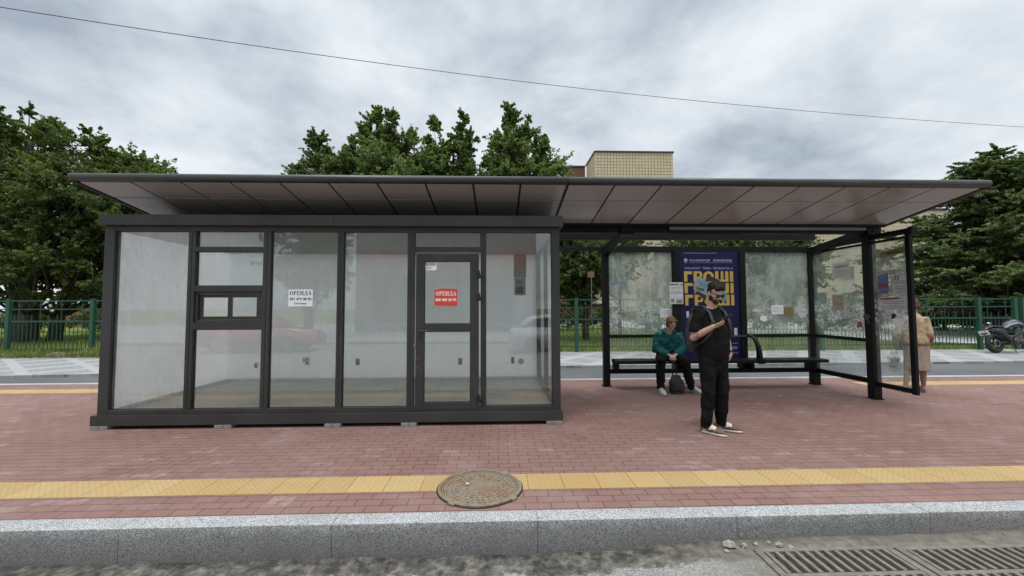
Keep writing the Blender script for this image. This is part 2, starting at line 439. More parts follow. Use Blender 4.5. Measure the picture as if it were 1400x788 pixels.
M['conc'] = mat('pale_concrete', (0.36, 0.36, 0.345), 0.85, 0, 0.2, 1.5, bump=0.3, bscale=60)
M['brickblock'] = mat('grey_block', (0.22, 0.215, 0.20), 0.9, 0, 0.2, 20, bump=0.4, bscale=120)

def _farpave():
    k = N('patterned_pavement'); v = k.co('Object', (1, 1, 1), (0, 0, R(38)))
    v0 = k.co()
    def bricks(vec, w, h, off):
        b = k.n('ShaderNodeTexBrick', offset=off, offset_frequency=2); k.l(vec, b.inputs['Vector'])
        for key, val in (('Scale', 1.0), ('Mortar Size', 0.006), ('Brick Width', w), ('Row Height', h)): b.inputs[key].default_value = val
        b.inputs['Color1'].default_value = (0.265, 0.265, 0.26, 1); b.inputs['Color2'].default_value = (0.22, 0.225, 0.225, 1); b.inputs['Mortar'].default_value = (0.14, 0.14, 0.14, 1)
        return b.outputs['Color']
    c = bricks(v0, 0.2, 0.1, 0.5)
    s = k.n('ShaderNodeSeparateXYZ'); k.l(v, s.inputs[0])
    a = k.math('FRACT', k.math('DIVIDE', s.outputs[0], 1.15)); b2 = k.math('FRACT', k.math('DIVIDE', s.outputs[1], 1.15))
    l1 = k.ramp(a, [(0.70, 0.0), (0.72, 1.0)]); l2 = k.ramp(b2, [(0.80, 0.0), (0.82, 1.0)])
    ln = k.math('MAXIMUM', l1, l2)
    c = k.mix(k.math('MULTIPLY', ln, 0.55), c, (0.39, 0.39, 0.38))
    c = k.mix(k.math('MULTIPLY', k.ramp(k.noise(1.3, 6, 0.7, v0), [(0.45, 0), (0.75, 1)]), 0.4), c, (0.24, 0.235, 0.22))
    return k.done(k.bsdf(c, 0.85, 0, 0.3))
M['farpave'] = _farpave()

def _lawn():
    k = N('lawn'); v = k.co()
    c = k.ramp(k.noise(1.1, 8, 0.7, v), [(0.28, (0.10, 0.135, 0.034)), (0.5, (0.17, 0.21, 0.052)), (0.68, (0.25, 0.255, 0.085)), (0.82, (0.30, 0.27, 0.13))])
    c = k.mix(1.0, c, k.ramp(k.noise(18, 6, 0.8, v), [(0.3, 0.6), (0.7, 1.35)]), 'MULTIPLY')
    return k.done(k.bsdf(c, 0.95, 0, 0.15, k.noise(35, 6, 0.8, v), 1.0, 0.08))
M['lawn'] = _lawn()
M['earth'] = mat('dry_earth', (0.15, 0.12, 0.08), 0.95, 0, 0.5, 6, bump=1.0, bscale=30, bdist=0.03)

def blade(name, cols, trans=0.42, rough=0.55):
    k = N(name)
    at = k.n('ShaderNodeAttribute', attribute_name='tone')
    c = k.ramp(at.outputs['Fac'], [(i / (len(cols) - 1), q) for i, q in enumerate(cols)])
    p = k.bsdf(c, rough, 0, 0.35)
    tl = k.n('ShaderNodeBsdfTranslucent'); k.l(k.mix(1.0, c, (1.0, 1.1, 0.5), 'MULTIPLY'), tl.inputs[0])
    mx = k.n('ShaderNodeMixShader'); mx.inputs[0].default_value = trans
    k.l(p, mx.inputs[1]); k.l(tl.outputs[0], mx.inputs[2])
    return k.done(mx.outputs[0])
M['grass'] = blade('grass_blades', [(0.11, 0.155, 0.04), (0.19, 0.24, 0.06), (0.31, 0.29, 0.12)])
M['leaf_a'] = blade('leaves_mid_green', [(0.056, 0.086, 0.024), (0.11, 0.15, 0.04), (0.19, 0.225, 0.065)])
M['leaf_b'] = blade('leaves_fresh_green', [(0.080, 0.122, 0.044), (0.155, 0.21, 0.072), (0.24, 0.30, 0.11)])
M['leaf_c'] = blade('leaves_dark_green', [(0.052, 0.082, 0.03), (0.105, 0.145, 0.05), (0.185, 0.225, 0.08)])
M['leaf_d'] = blade('leaves_shrub', [(0.045, 0.074, 0.022), (0.09, 0.13, 0.038), (0.165, 0.195, 0.062)])
M['bark'] = mat('bark', (0.06, 0.05, 0.04), 0.9, 0, 0.4, 6, bump=1.0, bscale=25, bdist=0.03)
M['green'] = mat('green_paint', (0.014, 0.070, 0.044), 0.5, 0, 0.15, 2)
M['rust'] = None
def _rust():
    k = N('rusty_iron'); v = k.co()
    c = k.ramp(k.noise(7, 8, 0.7, v), [(0.32, (0.14, 0.125, 0.10)), (0.47, (0.26, 0.215, 0.155)), (0.58, (0.22, 0.125, 0.075)), (0.72, (0.33, 0.285, 0.215))])
    c = k.mix(1.0, c, k.ramp(k.noise(110, 4, 0.8, v), [(0.3, 0.65), (0.7, 1.3)]), 'MULTIPLY')
    return k.done(k.bsdf(c, 0.75, 0.25, 0.4, k.noise(90, 5, 0.8, v), 0.6, 0.003))
M['rust'] = _rust()
M['iron_dk'] = mat('grey_cast_iron', (0.17, 0.145, 0.12), 0.85, 0.1, 0.3, 12, bump=0.5, bscale=90)
M['void'] = mat('drain_pit', (0.02, 0.018, 0.015), 0.9)

def _tile(name, c1, c2, mor, w, h, ms, off=0.0):
    k = N(name)
    # facade coordinates: x+y along the wall, z up
    s = k.n('ShaderNodeSeparateXYZ'); k.l(k.co(), s.inputs[0])
    cb = k.n('ShaderNodeCombineXYZ'); k.l(k.math('ADD', s.outputs[0], s.outputs[1]), cb.inputs[0]); k.l(s.outputs[2], cb.inputs[1])
    b = k.n('ShaderNodeTexBrick', offset=off, offset_frequency=2); k.l(cb.outputs[0], b.inputs['Vector'])
    for key, val in (('Scale', 1.0), ('Mortar Size', ms), ('Brick Width', w), ('Row Height', h)): b.inputs[key].default_value = val
    for key, val in (('Color1', c1), ('Color2', c2), ('Mortar', mor)): b.inputs[key].default_value = (*val, 1)
    c = k.mix(k.math('MULTIPLY', k.ramp(k.noise(0.4, 6, 0.7), [(0.45, 0), (0.8, 1)]), 0.3), b.outputs['Color'], tuple(q * 0.7 for q in c1))
    return k.done(k.bsdf(c, 0.7, 0, 0.4))
M['tile'] = _tile('beige_tiles', (0.52, 0.43, 0.285), (0.59, 0.49, 0.335), (0.16, 0.125, 0.09), 0.36, 0.36, 0.030)
M['tile_b'] = _tile('beige_bricks', (0.50, 0.42, 0.32), (0.56, 0.48, 0.375), (0.20, 0.16, 0.12), 0.40, 0.17, 0.018, 0.5)
M['red_brick'] = _tile('red_brick', (0.15, 0.05, 0.038), (0.20, 0.07, 0.05), (0.10, 0.07, 0.06), 0.25, 0.08, 0.01, 0.5)
M['grey_brick'] = _tile('grey_brick', (0.20, 0.175, 0.15), (0.25, 0.22, 0.19), (0.12, 0.11, 0.10), 0.5, 0.22, 0.02, 0.5)
M['orange_wall'] = mat('orange_plaster', (0.30, 0.15, 0.06), 0.85, 0, 0.2, 0.8)
M['grey_plaster'] = mat('grey_plaster', (0.26, 0.255, 0.245), 0.85, 0, 0.2, 0.6)
M['plaster'] = mat('pale_plaster', (0.42, 0.41, 0.39), 0.85, 0, 0.15, 0.6)
M['win'] = mat('window_glass', (0.03, 0.035, 0.04), 0.08, 0, 0.2, 1, spec=0.7)
M['red_band'] = mat('red_shop_band', (0.40, 0.05, 0.045), 0.5, 0, 0.1, 1)
M['car_white'] = mat('white_car_paint', (0.72, 0.73, 0.74), 0.25, 0, 0.03, 1, coat=0.5)
M['car_red'] = mat('red_car_paint', (0.42, 0.03, 0.03), 0.25, 0, 0.05, 1, coat=0.5)

# people
M['skin'] = mat('skin', (0.46, 0.275, 0.20), 0.5, 0, 0.12, 14, spec=0.4)
def _skin_ink():
    k = N('skin_with_tattoo')
    at = k.n('ShaderNodeAttribute', attribute_name='ink')
    c = k.ramp(k.noise(14, 4), [(0.3, (0.41, 0.245, 0.175)), (0.7, (0.50, 0.31, 0.225))])
    c = k.mix(at.outputs['Fac'], c, (0.035, 0.035, 0.04))
    return k.done(k.bsdf(c, 0.5, 0, 0.4))
M['skin_ink'] = _skin_ink()
M['hair_dk'] = mat('dark_hair', (0.013, 0.009, 0.007), 0.6, 0, 0.4, 40, bump=0.8, bscale=140, bdist=0.006, spec=0.2)
M['beard'] = mat('dark_beard', (0.045, 0.028, 0.018), 0.7, 0, 0.4, 60, bump=0.8, bscale=180, bdist=0.004, spec=0.2)
M['hair_red'] = mat('auburn_hair', (0.13, 0.062, 0.03), 0.5, 0, 0.4, 40, bump=0.8, bscale=140, bdist=0.006, spec=0.2)
M['hair_br'] = mat('brown_hair', (0.10, 0.05, 0.03), 0.5, 0, 0.4, 40, bump=0.8, bscale=140, bdist=0.006, spec=0.2)
M['tee'] = mat('black_cotton', (0.010, 0.0095, 0.010), 0.9, 0, 0.25, 6, spec=0.1, bump=0.3, bscale=300, bdist=0.001)
M['trous'] = mat('black_twill', (0.009, 0.009, 0.0098), 0.85, 0, 0.3, 10, bump=0.35, bscale=45, bdist=0.012, spec=0.12)
M['teal'] = mat('teal_fleece', (0.012, 0.085, 0.092), 0.9, 0, 0.25, 9, spec=0.15, bump=0.4, bscale=160, bdist=0.002)
M['jacket'] = mat('beige_cloth', (0.42, 0.32, 0.205), 0.85, 0, 0.12, 7, spec=0.2)
M['skirt'] = mat('taupe_cloth', (0.30, 0.235, 0.19), 0.85, 0, 0.12, 7, spec=0.2)
M['stocking'] = mat('tan_stocking', (0.30, 0.19, 0.14), 0.6, 0, 0.1, 7)
M['shoe_pink'] = mat('mauve_shoe', (0.30, 0.20, 0.21), 0.6)
M['cream'] = mat('cream_leather', (0.58, 0.53, 0.43), 0.5, 0, 0.08, 12)
M['brownl'] = mat('brown_suede', (0.15, 0.09, 0.052), 0.8, 0, 0.2, 30)
M['sole_w'] = mat('off_white_sole', (0.55, 0.52, 0.45), 0.6)
M['shoe_grey'] = mat('pale_grey_shoe', (0.42, 0.42, 0.40), 0.6, 0, 0.25, 25)
M['bagblack'] = mat('black_nylon', (0.014, 0.014, 0.015), 0.6, 0, 0.3, 8, bump=0.4, bscale=200, bdist=0.001)
M['bagdark'] = mat('charcoal_nylon', (0.028, 0.028, 0.03), 0.7, 0, 0.3, 8, bump=0.4, bscale=200, bdist=0.001)
M['redbag'] = mat('dark_red_leather', (0.22, 0.02, 0.03), 0.45)
M['screen'] = mat('phone_glass', (0.01, 0.01, 0.012), 0.1)
M['lens'] = mat('dark_lens', (0.008, 0.008, 0.009), 0.12)
M['eye'] = mat('eye_dark', (0.03, 0.02, 0.015), 0.3)
M['lip'] = mat('lips', (0.34, 0.15, 0.125), 0.5)
def _poly():
    k = N('clear_polythene')
    tr = k.n('ShaderNodeBsdfTransparent'); tr.inputs[0].default_value = (0.9, 0.93, 0.93, 1)
    df = k.bsdf((0.62, 0.65, 0.66), 0.25)
    mx = k.n('ShaderNodeMixShader'); k.l(k.ramp(k.noise(18, 5, 0.7), [(0.35, 0.10), (0.7, 0.45)]), mx.inputs[0]); k.l(tr.outputs[0], mx.inputs[1]); k.l(df, mx.inputs[2])
    return k.done(mx.outputs[0])
M['poly'] = _poly()
M['goods'] = mat('groceries', (0.10, 0.13, 0.15), 0.6, 0, 0.6, 16)
M['goods_y'] = mat('yellow_packet', (0.35, 0.32, 0.08), 0.6, 0, 0.3, 16)
# motorcycle
M['tyre'] = mat('tyre_rubber', (0.015, 0.015, 0.015), 0.75, 0, 0.2, 20)
M['bike_paint'] = mat('slate_blue_paint', (0.028, 0.031, 0.052), 0.35, 0, 0.1, 3, coat=0.4)
M['bike_metal'] = mat('dull_alloy', (0.07, 0.065, 0.062), 0.45, 0.6, 0.2, 12)
M['bike_blk'] = mat('satin_black_plastic', (0.014, 0.014, 0.015), 0.45)
M['plate'] = mat('plate_white', (0.70, 0.71, 0.72), 0.4)
M['stripe'] = mat('pale_stripe', (0.5, 0.48, 0.46), 0.4)
M['mirror'] = mat('mirror_bright', (0.75, 0.77, 0.78), 0.08, 1.0, 0.02)
M['cable'] = mat('black_cable', (0.015, 0.015, 0.016), 0.6)
# ------------------------------------------------------------------ ground, roads, pavements
DR = [(1.78, 2.66, 2.28, 2.79), (2.76, 3.66, 2.27, 2.775)]      # storm drain pits
DZ = -0.162
def road_z(x, y):
    t = min(1, max(0, (x - 0.3) / 1.5)); t = t * t * (3 - 2 * t)
    z = -0.235 + 0.072 * t
    e = max(0.0, (y - 2.62) / 0.3)
    n = noise.noise(Vector((x * 2.3, y * 4.0, 1.7))) + 0.6 * noise.noise(Vector((x * 7.0, y * 9.0, 4.2)))
    z += e * 0.012 * (n + 0.5) + 0.004 * noise.noise(Vector((x, y, 0)))
    if x > 2.0: z += min(1, (x - 2.0) / 2.0) * e * 0.02
    for a, b, c, d in DR:
        m = min(x - a, b - x, y - c, d - y)
        if m > 0.03: z = DZ - 0.16
        elif m > -0.05: z = DZ - 0.012
    return z
def sheet(xs, ys, f):
    bm = nbm(); g = [[bm.verts.new((x, y, f(x, y))) for x in xs] for y in ys]
    for j in range(len(ys) - 1):
        for i in range(len(xs) - 1):
            bm.faces.new([g[j][i], g[j][i + 1], g[j + 1][i + 1], g[j + 1][i]])
    return bm
xs = [-60, -30, -15, -8] + [-5 + 0.05 * i for i in range(0, 200)] + [5 + 0.5 * i for i in range(0, 10)] + [12, 20, 40, 60]
xs = sorted(set(round(x, 3) for x in xs + [a for d in DR for a in (d[0] - .05, d[0] + .031, d[1] - .031, d[1] + .05)]))
ys = [-9, -4, -1, 1, 1.8, 2.1] + [2.2 + 0.025 * i for i in range(30)] + [2.945]
ys = sorted(set(round(y, 3) for y in ys))
struct('road', sheet(xs, ys, road_z), M['road'], True)

bm = nbm()
x = -40.0 + 0.28 - 0.0
k0 = -int((40) / 1.43)
for k in range(k0, 40):
    a = 0.275 + 1.43 * k
    zt = 0.003 + random.uniform(-0.0015, 0.0015)
    box(bm, a + 0.001, a + 1.429, 2.934 + random.uniform(-.001, .001), 3.082, -0.34, zt, 0.004)
struct('kerb', bm, M['granite'])
struct('kerb_bed', bx(-40, 57, 2.95, 3.075, -0.34, -0.006), M['granite'])
struct('pavement', bx(-45, 60, 3.083, 8.45, -0.30, 0.0), M['pavers'])
struct('tactile_strip', bx(-45, 60, 3.425, 3.735, -0.02, 0.004), M['tactile'])
struct('tactile_strip', bx(-45, 0.6, 7.58, 7.93, -0.02, 0.004), M['tactile'])
struct('tactile_strip', bx(7.0, 60, 7.58, 7.93, -0.02, 0.004), M['tactile'])
struct('pavement_edge', bx(-45, 60, 8.451, 8.58, -0.30, 0.006, 0.006), M['conc'])
struct('side_road', bx(-60, 80, 8.58, 11.4, -0.40, -0.10), M['asphalt'])
bm = nbm()
prism(bm, [(-60, 7.4), (-16, 9.7), (-10.6, 9.95), (-7, 10.35), (2.3, 10.82), (14, 11.03), (80, 11.2), (80, 14.15), (-60, 14.15)], -0.5, -0.04, 'z')
struct('far_pavement', bm, M['farpave'])
bm = sheet([-150, -60, -30] + [-24 + 1.0 * i for i in range(70)] + [60, 100, 200], [14.1, 14.4, 15, 16, 17, 18, 20, 22, 25, 28, 32, 40, 50, 70, 120, 250],
           lambda x, y: 0.0 + (0.05 * noise.noise(Vector((x * .4, y * .4, 0))) if y > 14.2 else 0) - (0.06 if y < 14.2 else 0))
struct('lawn', bm, M['lawn'], True)
struct('ground', bx(-600, 600, -600, 900, -1.2, -0.55), M['lawn'])
struct('opposite_pavement', bx(-60, 60, -30, -9, -0.5, -0.10), M['conc'])
bm = nbm()
prism(bm, [(9.5, 24), (14, 19.5), (18.5, 15.4), (60, 14.8), (60, 28), (34, 29), (24, 40), (14, 60), (8, 60)], 0.02, 0.06, 'z')
struct('path', bm, M['conc'])
bm = sheet([-26 + 0.2 * i for i in range(116)], [13.2, 13.3, 13.4, 13.55, 13.7, 13.85, 14.0, 14.15, 14.3],
           lambda x, y: -0.06 + max(0, math.sin(PI * (y - 13.2) / 1.1)) * (0.15 + 0.11 * noise.noise(Vector((x * 1.6, y * 3, 2))) + 0.06 * noise.noise(Vector((x * 6, y * 7, 5)))))
struct('earth_bank', bm, M['earth'], True)

# grass blades: nobody could count them
def blades(name, n, area, hh, seed, m):
    rg = np.random.default_rng(seed)
    x0, x1, y0, y1 = area
    px = rg.uniform(x0, x1, n); py = y0 + (y1 - y0) * rg.uniform(0, 1, n) ** 1.5
    clump = np.array([noise.noise(Vector((a * 0.9, b * 0.9, seed))) for a, b in zip(px, py)])
    h = hh * rg.uniform(0.4, 1.3, n) * (1 + 0.9 * clump); an = rg.uniform(0, 2 * PI, n); w = 0.012 + 0.010 * rg.random(n)
    le = rg.normal(0, 0.35, (n, 2)) * h[:, None]
    v = np.zeros((n, 3, 3))
    v[:, 0] = np.stack([px - w * np.cos(an), py - w * np.sin(an), np.zeros(n) - 0.04], 1)
    v[:, 1] = np.stack([px + w * np.cos(an), py + w * np.sin(an), np.zeros(n) - 0.04], 1)
    v[:, 2] = np.stack([px + le[:, 0], py + le[:, 1], np.maximum(h, 0.03)], 1)
    me = mesh_np(name, v.reshape(-1, 3), 3, np.repeat(np.clip(0.5 + 0.5 * clump + rg.normal(0, .2, n), 0, 1), 3))
    me.materials.append(m)
    o = bpy.data.objects.new(name, me); COL.objects.link(o)
    return tag(o, kind='stuff')

def mesh_np(name, verts, k, tone=None):
    nv = len(verts); nf = nv // k
    me = bpy.data.meshes.new(name)
    me.vertices.add(nv); me.vertices.foreach_set('co', verts.astype(np.float32).ravel())
    me.loops.add(nv); me.loops.foreach_set('vertex_index', np.arange(nv, dtype=np.int32))
    me.polygons.add(nf); me.polygons.foreach_set('loop_start', np.arange(0, nv, k, dtype=np.int32))
    try: me.polygons.foreach_set('loop_total', np.full(nf, k, dtype=np.int32))
    except Exception: pass
    if tone is not None:
        at = me.attributes.new('tone', 'FLOAT', 'POINT'); at.data.foreach_set('value', tone.astype(np.float32))
    me.update(calc_edges=True); me.validate()
    return me
g = blades('grass', 60000, (-24, 30, 14.2, 34), 0.13, 3, M['grass'])
g['label'] = 'patchy green lawn behind the metal fence'; g['category'] = 'grass'
g = blades('weeds', 9000, (-24, -4, 13.3, 14.3), 0.22, 5, M['grass'])
g['label'] = 'weeds and dry grass on the earth bank at the fence foot'; g['category'] = 'weeds'

# ------------------------------------------------------------------ manhole
t = thing('manhole_cover', 'round rusty iron manhole cover set in the paving by the kerb', 'manhole', (-0.155, 3.475, 0))
bm = nbm()
cx, cy = -0.155, 3.475
def annulus(bm, r0, r1, z0, z1, seg=64, wob=0.0, cx=cx, cy=cy):
    rr = []
    for i in range(seg):
        a = 2 * PI * i / seg; w = 1 + wob * noise.noise(Vector((math.cos(a) * 3, math.sin(a) * 3, 8)))
        rr.append([bm.verts.new((cx + r * w * math.cos(a), cy + r * w * math.sin(a), z)) for r, z in ((r0, z0), (r0, z1), (r1, z1), (r1, z0))])
    for i in range(seg):
        p, q = rr[i], rr[(i + 1) % seg]
        for k in range(3): bm.faces.new([p[k], p[k + 1], q[k + 1], q[k]])
    bmesh.ops.recalc_face_normals(bm, faces=bm.faces[:])
annulus(bm, 0.322, 0.348, 0.0, 0.016)
annulus(bm, 0.303, 0.316, 0.0, 0.012)
for a in (0.9, 2.2, 4.1, 5.6):
    obox(bm, (cx + .335 * math.cos(a), cy + .335 * math.sin(a), 0.010), (0.07, 0.06, 0.014), Matrix.Rotation(a, 4, 'Z'), 0.003)
obj('rim', bm, M['rust'], t)
obj('seat', (lambda b: (cyl(b, (cx, cy, 0.0035), 0.358, 0.005, seg=64), b)[1])(nbm()), M['void'], t)
bm = nbm(); cyl(bm, (cx, cy, 0.005), 0.298, 0.010, seg=64)
for ring_r, n in ((0.275, 38), (0.235, 33), (0.195, 27), (0.155, 21)):
    for i in range(n):
        a = 2 * PI * i / n + ring_r * 7
        obox(bm, (cx + ring_r * math.cos(a), cy + ring_r * math.sin(a), 0.011), (0.022, 0.026, 0.009), Matrix.Rotation(a, 4, 'Z'), 0.002)
for i in range(-4, 5):
    L = math.sqrt(max(0, 0.13 ** 2 - (i * 0.027) ** 2))
    if L > 0.02: obox(bm, (cx + i * 0.027, cy, 0.011), (0.012, 2 * L, 0.007), None, 0.002)
obj('lid', bm, M['rust'], t)
t = tag(obj('cork', (lambda b: (ball(b, (-0.262, 3.49, 0.028), (0.017, 0.012, 0.012), seg=8, ring=6), b)[1])(nbm()), M['sole_w']), 'small pale pebble lying on the rusty manhole cover', 'pebble')
t.name = 'pebble'

# ------------------------------------------------------------------ storm drains
for i, (a, b, c, d) in enumerate(DR):
    t = thing('storm_drain', ['cast iron storm drain grate nearer the middle, rubble at its corner',
                              'cast iron storm drain grate cut by the right edge of the photo'][i], 'drain', ((a + b) / 2, (c + d) / 2, DZ), 0, 'drain grates in the road gutter')
    bm = nbm(); z0, z1 = DZ - 0.012, DZ + 0.008
    box(bm, a - .04, b + .04, d - 0.012, d + .025, z0, z1, .003); box(bm, a - .04, b + .04, c - .04, c, z0, z1, .003)
    box(bm, a - .04, a + .006, c, d - .012, z0, z1, .003); box(bm, b - .006, b + .04, c, d - .012, z0, z1, .003)
    box(bm, a + .006, b - .006, c + .24, c + .275, z0 - .01, z1 - .002, .003)
    obj('drain_frame', bm, M['iron_dk'], t)
    bm = nbm(); n = 13
    for k in range(n):
        xx = a + 0.03 + (b - a - 0.06) * k / (n - 1)
        for (u, v) in ((c + .005, c + .238), (c + .277, d - .014)):
            obox(bm, (xx, (u + v) / 2, DZ - 0.006), (0.027, v - u, 0.03), None, 0.004)
    obj('bars', bm, M['iron_dk'], t)
    bm = bx(a + .005, b - .005, c + .005, d - .005, DZ - 0.15, DZ - 0.13)
    obj('pit', bm, M['void'], t)

# loose rubble in the gutter
M['stone'] = mat('dusty_rubble', (0.27, 0.24, 0.21), 0.95, 0, 0.35, 30, bump=0.8, bscale=80)
rb = [(1.60, 2.86, .035, 'largest pale rubble lump in the gutter left of the drain'), (1.70, 2.845, .022, 'flat rubble chip just right of the largest lump'),
      (1.80, 2.87, .016, 'small rubble bit above the left corner of the drain'), (1.95, 2.85, .02, 'pale rubble stone above the first bars of the drain'),
      (2.02, 2.83, .024, 'angular rubble stone touching the rim of the drain'), (1.55, 2.80, .014, 'tiny rubble bit left of the largest lump'), (1.90, 2.89, .013, 'tiny rubble bit against the kerb face')]
for x, y, r, lb in rb:
    bm = nbm(); bmesh.ops.create_icosphere(bm, subdivisions=2, radius=1)
    for v in bm.verts:
        d = 1 + 0.7 * noise.noise(v.co * 1.9 + Vector((x * 9, y * 9, 0)))
        v.co = Vector((x, y, road_z(x, y) + r * 0.35)) + Vector((v.co.x * r * 1.2 * d, v.co.y * r * d, v.co.z * r * .7 * d))
    tag(obj('rubble_stone', bm, M['stone']), lb, 'stone', 'loose rubble in the gutter')

# ------------------------------------------------------------------ overhead wire
L_, M_, R_ = Vector((-7.285, 6, 5.914)), Vector((0.315, 9, 6.656)), Vector((16.53, 12, 7.125))
def quad(t, tm=0.36):
    a = (t - tm) * (t - 1) / (tm); b = t * (t - 1) / (tm * (tm - 1)); c = t * (t - tm) / (1 - tm)
    return L_ * a + M_ * b + R_ * c
pts = [quad(-0.25 + 1.5 * i / 40) for i in range(41)]
bm = nbm(); tube(bm, pts, [0.006] * len(pts), 8)
tag(obj('overhead_wire', bm, M['cable'], smooth=True), 'thin black overhead wire crossing the cloudy sky above the roof', 'wire')
# ------------------------------------------------------------------ kiosk
K = thing('kiosk', 'empty anthracite kiosk with glass front standing under the left half of the roof', 'kiosk', (-2.1, 6.5, 0.0))
F = M['frame']; FB = M['frame_b']
obj('base_beam', bx(-5.06, 0.83, 5.285, 7.76, 0.045, 0.172, 0.004), FB, K)
obj('floor', bx(-4.98, 0.78, 5.40, 7.645, 0.17, 0.178), M['lino'], K)
obj('fascia', bx(-5.02, -2.103, 5.235, 5.31, 2.555, 2.69, 0.004), FB, K)
obj('fascia', bx(-2.099, 0.845, 5.232, 5.31, 2.553, 2.692, 0.004), FB, K)
obj('roof', bx(-5.01, 0.84, 5.312, 7.78, 2.545, 2.665), FB, K)
obj('ceiling', bx(-4.95, 0.74, 5.40, 7.645, 2.50, 2.54), M['white_wall'], K)
obj('back_wall', bx(-4.98, 0.715, 7.65, 7.72, 0.175, 2.54), M['white_wall'], K)
obj('side_wall', bx(-5.0, -4.93, 5.40, 7.648, 0.175, 2.54), M['white_wall'], K)
# front frame
Y0, Y1 = 5.305, 5.385
for x0, x1 in ((-4.995, -4.872), (0.70, 0.805)):
    obj('corner_post', bx(x0, x1, Y0 - .003, Y1 + .01, 0.172, 2.552, 0.004), F, K)
obj('corner_post', bx(0.718, 0.805, 7.63, 7.75, 0.172, 2.552, 0.004), F, K)
obj('top_rail', bx(-4.872, 0.70, Y0, Y1, 2.49, 2.553, 0.004), F, K)
obj('bottom_rail', bx(-4.872, 0.70, Y0, Y1, 0.173, 0.235, 0.004), F, K)
MU = [(-3.96, -3.87), (-3.02, -2.925), (-2.08, -2.0), (-1.18, -1.09), (-0.232, -0.165)]
for a, b in MU:
    o = obj('mullion', bx(a, b, Y0 + .002, Y1 - .002, 0.235, 2.49, 0.004), F, K)
    obj('cover_strip', bx((a + b) / 2 - .004, (a + b) / 2 + .004, Y0 - .001, Y0 + .0015, 0.24, 2.485), M['gasket'], o)
def pane(x0, x1, z0, z1, y=5.352, g='glass', parent=None, name='window_pane', gk=0.007):
    p = obj(name, bx(x0, x1, y - .004, y + .004, z0, z1), M[g], parent or K)
    bm = nbm()
    for q in ((x0, x1, z0, z0 + gk), (x0, x1, z1 - gk, z1), (x0, x0 + gk, z0 + gk, z1 - gk), (x1 - gk, x1, z0 + gk, z1 - gk)):
        box(bm, q[0] + .0003, q[1] - .0003, y - .010, y - .0045, q[2] + .0003, q[3] - .0003)
    if parent is None or parent is K: obj('gasket', bm, M['gasket'], p)
    else: obj('gasket', bm, M['gasket'], parent)
    return p
pane(-4.872, -3.96, 0.235, 2.49, g='glass_dirty')
pane(-2.925, -2.08, 0.235, 2.49); pane(-2.0, -1.18, 0.235, 2.49); pane(-0.165, 0.70, 0.235, 2.49)
# ticket-window column
for z0, z1 in ((2.228, 2.288), (1.715, 1.79), (1.232, 1.322)):
    obj('transom', bx(-3.87, -3.02, Y0 + .001, Y1 - .003, z0, z1, 0.003), F, K)
pane(-3.87, -3.02, 2.288, 2.49); pane(-3.87, -3.02, 1.79, 2.228, y=5.360); pane(-3.87, -3.02, 0.235, 1.232)
sw = obj('sliding_window', (lambda b: [box(b, -3.868, -3.022, 5.33, 5.38, 1.686, 1.713, .002), box(b, -3.868, -3.022, 5.33, 5.38, 1.324, 1.350, .002),
     box(b, -3.868, -3.835, 5.33, 5.38, 1.351, 1.685, .002), box(b, -3.055, -3.022, 5.33, 5.38, 1.351, 1.685, .002)] and b)(nbm()), F, K)
for x0, x1, yy in ((-3.832, -3.42, 5.365), (-3.465, -3.058, 5.346)):
    bm = nbm(); s = 0.045
    box(bm, x0, x1, yy - .009, yy + .009, 1.352, 1.352 + s, .002); box(bm, x0, x1, yy - .009, yy + .009, 1.684 - s, 1.684, .002)
    box(bm, x0, x0 + s, yy - .0088, yy + .0088, 1.352 + s, 1.684 - s, .002); box(bm, x1 - s, x1, yy - .0088, yy + .0088, 1.352 + s, 1.684 - s, .002)
    obj('sash', bm, F, sw)
    obj('pane', bx(x0 + s, x1 - s, yy - .003, yy + .003, 1.352 + s, 1.684 - s), M['glass'], sw)
# door column
obj('transom', bx(-1.09, -0.232, Y0 + .001, Y1 - .003, 2.232, 2.292, 0.003), F, K)
pane(-1.09, -0.232, 2.292, 2.49)
D = obj('door', (lambda b: [box(b, -1.068, -.958, 5.30, 5.36, .20, 2.205, .004), box(b, -.362, -.255, 5.30, 5.36, .20, 2.205, .004),
     box(b, -.958, -.362, 5.3005, 5.3595, 2.105, 2.2045, .004), box(b, -.958, -.362, 5.3005, 5.3595, 1.195, 1.292, .004), box(b, -.958, -.362, 5.3005, 5.3595, .2005, .288, .004)] and b)(nbm()), F, K)
obj('pane', bx(-.958, -.362, 5.328, 5.336, 1.292, 2.105), M['glass'], D)
obj('pane', bx(-.958, -.362, 5.328, 5.336, .288, 1.195), M['glass'], D)
bm = nbm()
for z0, z1 in ((1.292, 2.105), (.288, 1.195)):
    for q in ((-.958, -.362, z1 - .008, z1), (-.958, -.362, z0, z0 + .008), (-.958, -.950, z0 + .008, z1 - .008), (-.370, -.362, z0 + .008, z1 - .008)):
        box(bm, q[0], q[1], 5.318, 5.3275, q[2], q[3])
obj('gasket', bm, M['gasket'], D)
bm = nbm(); box(bm, -1.03, -1.0, 5.286, 5.2995, 1.10, 1.24, .004); cyl(bm, (-1.015, 5.275, 1.205), .011, .03, 'y', 12); tube(bm, [(-1.02, 5.258, 1.205), (-.95, 5.256, 1.205), (-.895, 5.258, 1.20)], [.011, .010, .009], 10, roundcap=True)
obj('handle', bm, M['bike_metal'], D)
bm = nbm(); cyl(bm, (-1.075, 5.295, 1.02), .018, .016, 'y', 16); cyl(bm, (-1.075, 5.295, 0.985), .012, .02, 'y', 12)
obj('lock', bm, M['metal'], D)
